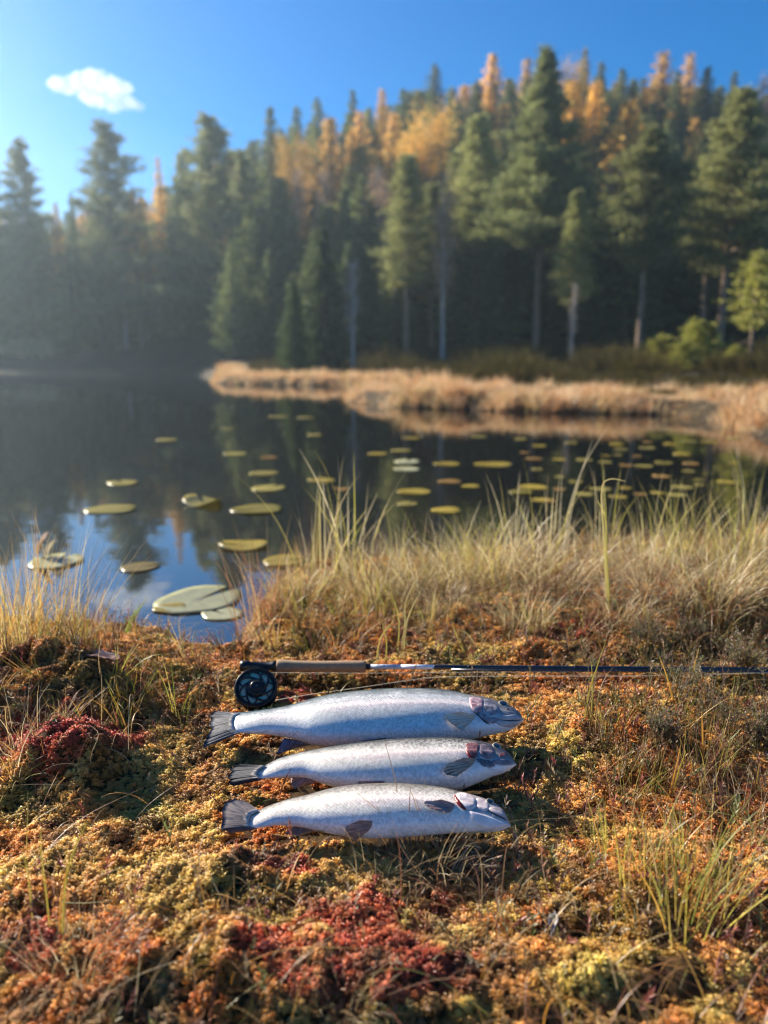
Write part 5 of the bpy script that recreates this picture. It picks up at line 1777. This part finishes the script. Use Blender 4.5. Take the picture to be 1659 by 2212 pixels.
SPG = [(.15, .18, .065), (.20, .23, .085), (.25, .28, .10), (.11, .14, .055)]
PIG = [(.30, .31, .11), (.23, .24, .09), (.38, .38, .14), (.16, .17, .07)]


def spruce(seed, h=10., R=1.7, lo=.08, dens=1.0, cols=SPG):
    r = np.random.default_rng(seed)
    C, D, ln, wd = [], [], [], []
    limbs = []
    zz = lo * h
    while zz < h * .985:
        t = zz / h
        Lb = R * (1 - t) ** .85 * (1 if t > lo + .08 else .75) + .12
        nb = int(7 + 3 * (1 - t))
        a0 = r.uniform(0, 6.28)
        for b in range(nb):
            az = a0 + 2 * PI * b / nb + r.normal(0, .22)
            L_ = Lb * r.uniform(.62, 1.18)
            droop = .30 - .55 * t + r.normal(0, .06)
            k = max(4, int(30 * dens * L_ / R * (1.1)))
            s = r.random(k) ** .7
            lat = r.normal(0, .19, k) * L_ * (1.15 - s)
            px = s * L_
            zz2 = zz - droop * L_ * s ** 1.3 + .18 * L_ * s ** 3 + r.normal(0, .035, k) - np.abs(lat) * .25
            ca, sa = math.cos(az), math.sin(az)
            C.append(np.stack([px * ca - lat * sa, px * sa + lat * ca, zz2], -1))
            dd = np.stack([np.full(k, ca) - np.sign(lat) * sa * .7, np.full(k, sa) + np.sign(lat) * ca * .7, -.25 - .4 * r.random(k)], -1)
            D.append(dd); ln.append(r.uniform(.18, .36, k) * (.6 + .4 * (1 - t))); wd.append(r.uniform(.07, .13, k))
            if b % 3 == 0: limbs.append(((0, 0, zz), (L_ * .8 * ca, L_ * .8 * sa, zz - droop * L_ * .7), .025))
        zz += (.17 + .17 * (1 - t)) * h / 10
    C, D, ln, wd = map(np.concatenate, (C, D, ln, wd))
    cl = np.array(cols)[r.integers(0, len(cols), len(C))] * r.uniform(.75, 1.3, (len(C), 1))
    V, F, T = cards(C, D, ln, wd, cl, r, .3)
    return trunk_mesh(h, .016 * h, M_BARK, r, .01, limbs=limbs), mesh('crown', V, F, M_CROWN, False, tint=T)


def pine(seed, h=12., R=1.9, lo=.42, dens=1.0, cols=PIG, shape='oval', dead=4):
    r = np.random.default_rng(seed)
    C, D = [], []
    limbs = []
    nb = int(64 * dens * (1 - lo) / .58)
    for b in range(nb):
        t = lo + (1 - lo) * (b + r.random()) / nb
        q = (t - lo) / (1 - lo)
        if shape == 'oval': L_ = R * (.45 + 1.9 * q * (1 - q) * 1.3) * (1 - q ** 3) + .15
        elif shape == 'spire': L_ = R * (1 - q) ** 1.05 * min(1, .6 + q * 4) * (1.15 if b % 3 else .6) + .15
        elif shape == 'jag': L_ = R * ((1 - q) ** .8 * .9 + .12) * (1.1 if b % 3 else .55) + .15
        elif shape == 'cone': L_ = R * (1 - q) ** .75 * min(1, .55 + q * 4) + .2
        else: L_ = R * (.9 - .65 * q ** 2) * (1 if r.random() > .2 else .55)
        L_ *= r.uniform(.6, 1.15)
        az = b * 2.399 + r.normal(0, .3)
        ca, sa = math.cos(az), math.sin(az)
        rise = .10 + .45 * q + r.normal(0, .08)
        z0 = t * h
        limbs.append(((0, 0, z0), (L_ * ca * .9, L_ * sa * .9, z0 + rise * L_ * .9), .02 + .018 * L_))
        for c in range(int(2 + 2.4 * L_)):
            s = .35 + .65 * (c + r.random()) / (2 + 2.4 * L_)
            cen = np.array([ca * L_ * s - sa * r.normal(0, .16) * L_, sa * L_ * s + ca * r.normal(0, .16) * L_, z0 + rise * L_ * s + r.normal(0, .06)])
            k = int(34 * dens)
            off = r.normal(0, 1, (k, 3)) * np.array([.24, .24, .12]) * min(1, .35 + h / 18) * (1.15 - .6 * q) * (1.1 if shape != 'layer' else 1.25)
            cl_ = 0; C.append(cen + off); D.append(off * [1, 1, 1.4] + np.array([ca * .15, sa * .15, .22]))
    for b in range(dead):          # bare dead branches below the crown
        az = r.uniform(0, 6.28); z0 = h * (lo - .03 - .13 * r.random()); L_ = R * r.uniform(.3, .6)
        limbs.append(((0, 0, z0), (L_ * math.cos(az), L_ * math.sin(az), z0 + r.uniform(-.3, .15)), .035))
    C, D = np.concatenate(C), np.concatenate(D)
    k = len(C)
    cl = np.array(cols)[r.integers(0, len(cols), k)] * r.uniform(.7, 1.35, (k, 1))
    V, F, T = cards(C, D, r.uniform(.14, .26, k), r.uniform(.05, .09, k), cl, r)
    return trunk_mesh(h * .97, .0125 * h, M_BARK_PINE, r, .03, limbs=limbs), mesh('crown', V, F, M_CROWN, False, tint=T)


def birch(seed, h=11., R=1.3, lo=.35, n=5200, cols=((.42, .20, .035), (.50, .27, .05), (.34, .17, .05)), bare=False, round_=False):
    r = np.random.default_rng(seed)
    limbs = []; tips = []
    for b in range(46 if not bare else 70):
        t = lo + (1 - lo) * r.random() ** .9 * .93
        q = (t - lo) / (1 - lo)
        L_ = R * ((1 - q) ** .6 if not round_ else math.sqrt(max(.05, 1 - (2 * q - .9) ** 2))) * r.uniform(.6, 1.1) * (min(1, .45 + q * 2.2)) + .15
        az = r.uniform(0, 6.28); ca, sa = math.cos(az), math.sin(az)
        a = np.array([0, 0, t * h - L_ * .5]); e = np.array([ca * L_, sa * L_, t * h + L_ * r.uniform(.3, .9)])
        limbs.append((a, e, .018 + .01 * L_)); tips.append((a, e))
        if bare:
            for k in range(3):
                m_ = a + (e - a) * r.uniform(.4, .9); limbs.append((m_, m_ + r.normal(0, .22, 3) + [0, 0, .3], .012))
    A = np.array([p[0] for p in tips]); E = np.array([p[1] for p in tips])
    i = r.integers(0, len(tips), n); s = .3 + .78 * r.random(n)[:, None] ** .8
    C = A[i] + (E[i] - A[i]) * s + r.normal(0, 1, (n, 3)) * [.26, .26, .34]
    D = r.normal(0, 1, (n, 3)) + [0, 0, -.5]
    cl = np.array(cols)[r.integers(0, len(cols), n)] * r.uniform(.7, 1.3, (n, 1))
    V, F, T = cards(C, D, r.uniform(.09, .17, n), r.uniform(.07, .11, n), cl, r)
    return trunk_mesh(h * .97, .011 * h, M_BARK_BIRCH if bare or lo > .3 else M_BARK, r, .03, limbs=limbs), mesh('crown', V, F, M_CROWN, False, tint=T)


YEL = ((.74, .46, .10), (.80, .53, .13), (.64, .38, .09))
ORG = ((.74, .48, .14), (.78, .53, .18), (.62, .39, .13))
PNK = ((.36, .22, .14), (.42, .28, .18), (.28, .18, .11))
TEMPL = {
    'spruce': [(spruce(1, 10, 2.1, .08, 1.3), 10.), (spruce(2, 10, 1.7, .08, 1.3), 10.), (spruce(3, 10, 2.5, .05, 1.5), 10.)],
    'bigspruce': [(pine(4, 14, 3.3, .38, 2.2, [(.22, .24, .09), (.28, .29, .11), (.14, .17, .07)], 'spire', 5), 14.)],
    'young_spruce': [(spruce(5, 5, 1.25, .03, .9, [(.055, .085, .03), (.075, .10, .03)]), 5.)],
    'pine': [(pine(11, 12, 2.4, .42, 1.5, shape='oval'), 12.), (pine(12, 12, 2.6, .36, 1.5, shape='cone'), 12.), (pine(13, 12, 2.4, .50, 1.4, shape='oval'), 12.)],
    'slimpine': [(pine(14, 12, 1.7, .38, 1.2, shape='cone'), 12.)],
    'bogpine': [(pine(15, 4, .85, .38, .5, [(.34, .33, .07), (.40, .38, .09), (.24, .25, .06)], 'cone', 2), 4.)],
    'bushpine': [(pine(16, 2.6, 1.1, .10, .55, [(.36, .36, .07), (.40, .38, .09), (.24, .26, .06)], 'jag', 1), 2.6)],
    'layerpine': [(pine(17, 14, 3.0, .10, 1.25, [(.25, .27, .12), (.19, .21, .10), (.31, .32, .14)], 'layer', 3), 14.),
                  (pine(18, 14, 3.0, .14, 1.35, [(.25, .27, .12), (.19, .21, .10), (.31, .32, .14)], 'jag', 3), 14.)],
    'gold': [(spruce(21, 11, 2.5, .28, 1.7, YEL), 11.), (birch(22, 11, 1.8, .45, 8000, YEL, round_=True), 11.)],
    'larch': [(spruce(23, 11, 2.1, .25, 1.3, ORG), 11.), (spruce(24, 11, 1.9, .30, 1.2, ORG), 11.)],
    'dull': [(birch(25, 11, 1.0, .35, 2600, PNK, bare=True), 11.), (birch(26, 11, .8, .40, 1600, PNK, bare=True), 11.)],
    'bare': [(birch(27, 7, .6, .35, 300, PNK, bare=True), 7.)],
}
NAMES = {'spruce': 'spruce_tree', 'bigspruce': 'pine_tree', 'young_spruce': 'spruce_tree', 'pine': 'pine_tree', 'slimpine': 'pine_tree', 'bogpine': 'pine_tree', 'bushpine': 'pine_tree',
         'layerpine': 'pine_tree', 'gold': 'birch_tree', 'larch': 'larch_tree', 'dull': 'birch_tree', 'bare': 'birch_tree'}


def tree(kind, tu, tv, d, label, group=None, var=None, wide=1.0):
    """a tree whose top stands at pixel (tu, tv) and whose foot stands on the land at distance d"""
    top = at_y(tu, tv, d)
    z = float(hill_h(np.array([top[0]]), np.array([d]))[0])
    H = top[2] - z
    if H < .6: return None
    tl = TEMPL[kind]
    (tm, cm), h0 = tl[(int(rng.integers(0, len(tl))) if var is None else var)]
    r = empty(NAMES[kind], (top[0], d, z - .05), label, 'tree', group, rng.uniform(0, 6.28))
    s = H / h0
    wxy = s ** .75 * wide if kind in ('spruce', 'gold', 'larch', 'dull') else s * wide
    if kind == 'bushpine': wxy = max(s, .45) * 1.15 * wide
    if kind in ('larch', 'gold'): wxy *= 1.3 if var == 0 or kind == 'larch' else .95
    r.scale = (wxy, wxy, s)
    obj('trunk', tm, r); obj('crown', cm, r)
    return r


FRONT = [
    ('bigspruce', 1182, 108, 33, 'tallest broad green conifer with a bare lower trunk, right of centre', 0, .86),
    ('pine', 1412, 278, 29, 'round-crowned pine with dead side branches on its pale trunk', 0, 1.0),
    ('pine', 1603, 195, 31, 'tall full pine near the right edge with sunlit left side', 1, 1.1),
    ('pine', 1545, 350, 33, 'lower pine tucked between the two big pines on the right', 2, .8),
    ('slimpine', 880, 335, 34, 'slim pine with long bare trunk left of the copper birch', 0, 1.15),
    ('young_spruce', 697, 488, 30, 'young spruce reaching down to the shore behind the spit', 0, .95),
    ('young_spruce', 633, 600, 28.5, 'smaller young spruce left of the taller one behind the spit', 0, .9),
    ('bogpine', 1642, 548, 20, 'small yellow-green bog pine with bare trunk at the right edge', 0, 1.1),
    ('bushpine', 1512, 690, 21, 'bushy low yellow-green pine on the right marsh', 0, 1.25),
    ('bushpine', 1435, 722, 22, 'smaller bushy pine left of the other low one on the right marsh', 0, 1.3),
    ('bushpine', 1385, 765, 21, 'smallest yellow-green pine bush, leftmost on the right marsh', 0, 1.1),
    ('bushpine', 1478, 735, 20, 'yellow-green pine bush between the two larger low ones', 0, 1.0),
    ('bushpine', 1590, 745, 19.5, 'lowest pine bush in front of the small bog pine', 0, .7),
    ('slimpine', 1248, 410, 30, 'slim pine behind the tallest conifer, right of it', 0, 1.0),
    ('slimpine', 1035, 250, 37, 'slender dark pine between the copper birch and the tallest conifer', 0, 1.25),
    ('slimpine', 985, 330, 40, 'dark slim pine right behind the copper birch', 0, 1.1),
    ('dull', 962, 362, 33, 'copper-leaved birch standing alone among dark conifers', 0, .75),
    ('bare', 760, 560, 29, 'bare pale birch with forked trunk right of the young spruce', 0, 1.0),
    ('bare', 1243, 610, 28, 'bare pale trunk right of the tallest conifer', 0, .6),
    ('layerpine', 225, 268, 42, 'big layered pine on the left, peak below the cloud', 1, 1.15),
    ('layerpine', 452, 255, 40, 'broadest layered pine on the left with a flat ragged top', 1, 1.3),
    ('layerpine', 40, 308, 43, 'layered pine near the left edge', 1, .85),
    ('layerpine', 395, 330, 43, 'shorter pine leaning on the broadest layered pine', 0, .7),
    ('layerpine', 520, 330, 44, 'dark pine right of the broadest layered pine', 1, .8),
    ('pine', -90, 330, 46, 'pine cut by the left edge of the view', 0, 1.2),
    ('spruce', 152, 412, 45, 'narrow spruce left of the big layered pine', 1, .6),
    ('spruce', 300, 440, 44, 'spruce filling the gap right of the big layered pine', 2, 1.0),
    ('spruce', 100, 500, 46, 'lower spruce behind the left shore reeds', 2, 1.1),
    ('spruce', 10, 480, 45, 'dark spruce at the left edge below the layered pine', 0, 1.1),
    ('spruce', 345, 560, 42, 'light green low spruce with sunlit tip on the left shore', 1, 1.0),
    ('spruce', 560, 430, 40, 'spruce left of the young pair behind the spit', 0, 1.1),
    ('spruce', 500, 520, 38, 'dark low spruce at the end of the left shore', 2, 1.0),
    ('spruce', 800, 430, 40, 'shaded spruce left of the slim bare-trunked pine', 1, 1.1),
    ('spruce', 750, 400, 42, 'shaded spruce above the bare forked birch', 2, 1.0),
    ('spruce', 1100, 380, 38, 'shaded spruce left of the tallest conifer', 0, 1.0),
    ('spruce', 1310, 400, 38, 'shaded spruce in the gap between tallest conifer and round-crowned pine', 1, 1.1),
    ('spruce', 1490, 420, 38, 'shaded spruce behind the two pines on the right', 0, 1.1),
    ('spruce', 1680, 330, 36, 'dark spruce cut by the right edge of the view', 2, 1.3),
    ('larch', 340, 335, 52, 'thin orange larch in the gap left of the broadest pine', 1, .5),
    ('larch', 285, 400, 50, 'small orange-tipped larch right of the big layered pine', 0, .6),
    ('gold', 118, 432, 52, 'orange birch top peeping out at the left', 0, .5),
    ('gold', 640, 303, 50, 'faded golden birch with a flat top, left of the pointed one', 1, .8),
    ('larch', 712, 246, 48, 'pointed orange larch left of centre', 0, 1.1),
    ('larch', 778, 236, 52, 'dull orange larch right of the pointed one', 1, 1.1),
    ('gold', 826, 185, 56, 'bright orange birch top standing out against the sky', 0, .6),
    ('larch', 850, 238, 50, 'orange larch below the bright top against the sky', 0, 1.1),
    ('gold', 925, 246, 47, 'golden round-topped birch left of centre ridge', 1, 1.25),
    ('larch', 1065, 112, 66, 'pinkish orange larch top on the ridge', 1, 1.3),
    ('larch', 1140, 118, 62, 'orange larch top just left of the tallest conifer', 0, .9),
    ('gold', 1228, 138, 60, 'dull golden top just right of the tallest conifer', 1, 1.0),
    ('gold', 1242, 165, 48, 'bright golden birch right of the tallest conifer', 0, .95),
    ('gold', 1288, 168, 49, 'bright golden birch beside its twin on the right', 0, .9),
    ('gold', 1358, 208, 46, 'broad golden birch above the round-crowned pine', 0, 1.15),
    ('gold', 1200, 190, 50, 'golden birch showing behind the top of the tallest conifer', 0, .8),
    ('gold', 760, 275, 50, 'soft golden birch between the pointed larch and the ridge', 0, .9),
    ('larch', 1434, 104, 60, 'tall orange larch on the right ridge', 0, 1.3),
    ('larch', 1492, 108, 61, 'second orange larch on the right ridge', 0, 1.0),
    ('larch', 1503, 250, 44, 'copper larch behind the gap of the right pines', 1, .9),
    ('dull', 1650, 160, 58, 'pinkish bare birch top at the right end of the ridge', 0, 1.3),
    ('dull', 810, 350, 44, 'greyish bare birch below the orange larches', 0, 1.0),
    ('dull', 700, 370, 44, 'greyish bare birch below the pointed orange larch', 1, 1.0),
    ('dull', 640, 360, 46, 'pale bare birch below the faded golden one', 0, 1.0),
    ('dull', 1000, 190, 58, 'bare greyish birch on the ridge left of the centre', 0, 1.2),
    ('dull', 1190, 330, 50, 'bare birch trunks behind the tallest conifer', 1, 1.2),
    ('dull', 1315, 330, 46, 'bare purplish birch below the twin golden ones', 0, 1.3),
    ('spruce', 940, 135, 58, 'sunlit spruce top, highest left of the ridge centre', 2, 1.1),
    ('spruce', 870, 188, 56, 'spruce between the bright orange top and the sunlit spruce', 0, 1.0),
    ('spruce', 762, 190, 57, 'spruce with a lone thin tip against the sky', 1, .9),
    ('spruce', 685, 208, 57, 'bushy spruce on the skyline left of centre', 2, 1.0),
    ('spruce', 640, 225, 55, 'spruce on the skyline above the faded golden birch', 0, 1.0),
    ('spruce', 583, 226, 54, 'spruce at the left end of the skyline rise', 1, 1.2),
    ('spruce', 1265, 100, 66, 'thin spruce tip above the twin golden birches', 1, .9),
    ('spruce', 1300, 130, 64, 'dark spruce right of the thin tip', 0, 1.0),
    ('spruce', 1345, 145, 60, 'dark spruce between golden birch and the orange ridge larch', 2, 1.0),
    ('spruce', 1390, 165, 60, 'spruce left of the tall orange ridge larch', 0, 1.0),
    ('spruce', 1530, 140, 58, 'very dark spruce right of the second ridge larch', 1, 1.2),
    ('spruce', 1588, 150, 58, 'thin spruce tip behind the tall full pine', 0, .9),
    ('spruce', 1100, 165, 58, 'dark spruce between the two ridge larches left of the tallest conifer', 0, 1.1),
    ('spruce', 1030, 170, 58, 'spruce left of the pinkish ridge larch', 2, 1.0),
    ('spruce', 1465, 150, 57, 'dark spruce between the two orange ridge larches', 0, .9),
    ('spruce', 1620, 185, 56, 'dark spruce under the pinkish ridge birch', 2, 1.0),
]
for kd, tu, tv, d, lb, var, wd in FRONT:
    if tu < 480 and d < 49: d += 8.5      # stand behind the left shore
    tree(kd, tu, tv, d, lb, None, var, wd)

# the wood behind and between: tops follow the skyline, lower where they stand nearer
SKY = [(-200, 400), (0, 430), (120, 440), (250, 400), (330, 400), (440, 330), (560, 262), (700, 235), (800, 212), (900, 180), (1000, 165), (1150, 140), (1300, 150), (1450, 150), (1600, 170), (1900, 180)]
r3 = np.random.default_rng(5)
NAMED = [(q[1], q[2], ' '.join(q[4].split(',')[0].split()[:9])) for q in FRONT]
LAB = {'spruce': ('dark spruce', 'spruces of the closed wood'),
       'slimpine': ('slim shaded pine', 'slim pines of the closed wood'),
       'dull': ('leafless greyish birch', 'bare birches of the closed wood'),
       'larch': ('small orange larch', 'orange larches of the closed wood')}
for d, du, drop in [(37, 80, 250), (41, 66, 205), (46, 58, 150), (51, 50, 100), (56, 44, 60), (61, 40, 28), (66, 36, 8), (70, 40, 14)]:
    u = -170 + r3.uniform(0, du)
    while u < 1840:
        if not (d < 50 and u < 480):
            sk = np.interp(u, [p[0] for p in SKY], [p[1] for p in SKY])
            tv = sk + drop * r3.uniform(.75, 1.25) + r3.uniform(0, 26)
            if u < 480: tv = max(tv, sk + 20)
            kd = r3.choice(['spruce', 'spruce', 'spruce', 'slimpine', 'dull', 'larch'], p=[.28, .24, .2, .1, .07, .11])
            near = min(NAMED, key=lambda q: abs(q[0] - u) * 2 + abs(q[1] - tv))
            side = 'left' if u < near[0] else 'right'
            lab = '%s just %s of the %s' % (LAB[kd][0], side, near[2])
            tree(kd, u, tv, d + r3.uniform(-1.5, 1.5), lab, 'closed wood: ' + lab, None, r3.uniform(1.15, 1.6))
        u += du * r3.uniform(.7, 1.35)
# saplings and brush at the edge of the wood
n = 9000
y = rng.uniform(11, 44, n); x = (rng.random(n) * 2 - 1) * (.58 * y)
s = sdist(x, y, FAR_POLY); k = (s > 1.7) & (s < 17) & (rng.random(n) < np.clip(1.1 - .02 * y, .2, 1))
x, y = x[k], y[k]
M_BRUSH = leafmat('brush_leaf', inst=True, trans=.3, gloss=.005, rough=.8)
BR = [tuft_mesh('brush_piece_%d' % i, 110, .38, .42, .022, (0, .7), (0, .6), [(.075, .065, .022), (.10, .085, .028), (.07, .045, .02)], S=3) for i in range(3)]
for me in BR: me.materials[0] = M_BRUSH
o = scatter('forest_brush', np.stack([x, y, hill_h(x, y)], -1), BR, np.stack([np.zeros(len(x)), np.zeros(len(x)), rng.uniform(0, 6.28, len(x))], -1), rng.uniform(.3, 1.0, len(x)) * np.clip(y / 22, .55, 1.3) * (.55 + 1.3 * sstep(.5, .7, fbm(x * .6, y * .6, 171, 2))),
            pick([(1, 1, 1), (1.5, 1.3, .7), (.7, .7, .7)], len(x), .2))
tag(o, 'low dark brush along the edge of the wood', 'undergrowth')

# ---------------------------------------------------------------- cloud
def cloud_mat():
    m, nt = newmat('cloud_vapour')
    v = N(nt, 'ShaderNodeVolumePrincipled')
    v.inputs['Color'].default_value = (1, 1, 1, 1)
    v.inputs['Density'].default_value = .045
    v.inputs['Anisotropy'].default_value = .2
    o = N(nt, 'ShaderNodeOutputMaterial'); nt.links.new(v.outputs[0], o.inputs['Volume'])
    return m


import bmesh
DC = 700.
mb = MB()
bm = bmesh.new(); bmesh.ops.create_icosphere(bm, subdivisions=3, radius=1); bm.verts.ensure_lookup_table()
IV = np.array([v.co for v in bm.verts]); IF = np.array([[v.index for v in f.verts] for f in bm.faces]); bm.free()
rc_ = np.random.default_rng(3)
cc = at_y(208, 196, DC)
for u, v, rr in [(125, 182, 20), (150, 185, 22), (175, 178, 26), (205, 178, 30), (235, 190, 30), (225, 212, 27), (195, 205, 26), (255, 205, 24), (272, 190, 16), (280, 222, 17), (300, 230, 12), (245, 228, 18), (185, 168, 16), (215, 165, 16), (110, 180, 10), (262, 220, 20)]:
    c = at_y(u, v, DC + rc_.uniform(-8, 8)) - cc
    R_ = rr / FPX * DC * .95
    ns = 1 + .16 * np.sin(IV[:, 0:1] * 5 + rc_.uniform(0, 6)) * np.sin(IV[:, 2:3] * 6 + rc_.uniform(0, 6)) + .10 * np.sin(IV[:, 1:2] * 11 + IV[:, 0:1] * 9)
    mb.add(IV * ns * R_ * [1, 1, .8] + c, IF)
cl = obj('cloud', mb.mesh('cloud', cloud_mat(), True)); cl.location = tuple(cc)
tag(cl, 'small white cloud alone in the blue sky at the upper left', 'cloud')


# ---------------------------------------------------------------- scattering volume added to imitate veiling lens glare from the sun
def glare_veil_mat():
    m, nt = newmat('lens_glare_veil')
    v = N(nt, 'ShaderNodeVolumePrincipled')
    v.inputs['Color'].default_value = (.66, .84, 1, 1)
    v.inputs['Density'].default_value = .0012
    v.inputs['Anisotropy'].default_value = .65
    o = N(nt, 'ShaderNodeOutputMaterial'); nt.links.new(v.outputs[0], o.inputs['Volume'])
    return m


x0, x1, y0, y1, z0, z1 = -117., 117., -32., 129., -1.6, 32.
V = [(x, y, z) for z in (z0, z1) for y in (y0, y1) for x in (x0, x1)]
hz = mesh('glare_veil', V, np.array([(0, 2, 3, 1), (4, 5, 7, 6), (0, 1, 5, 4), (2, 6, 7, 3), (0, 4, 6, 2), (1, 3, 7, 5)]), glare_veil_mat())
tag(obj('glare_veil', hz), 'added bluish veil standing in for lens glare over the lake', 'glare_veil', kind='stuff')
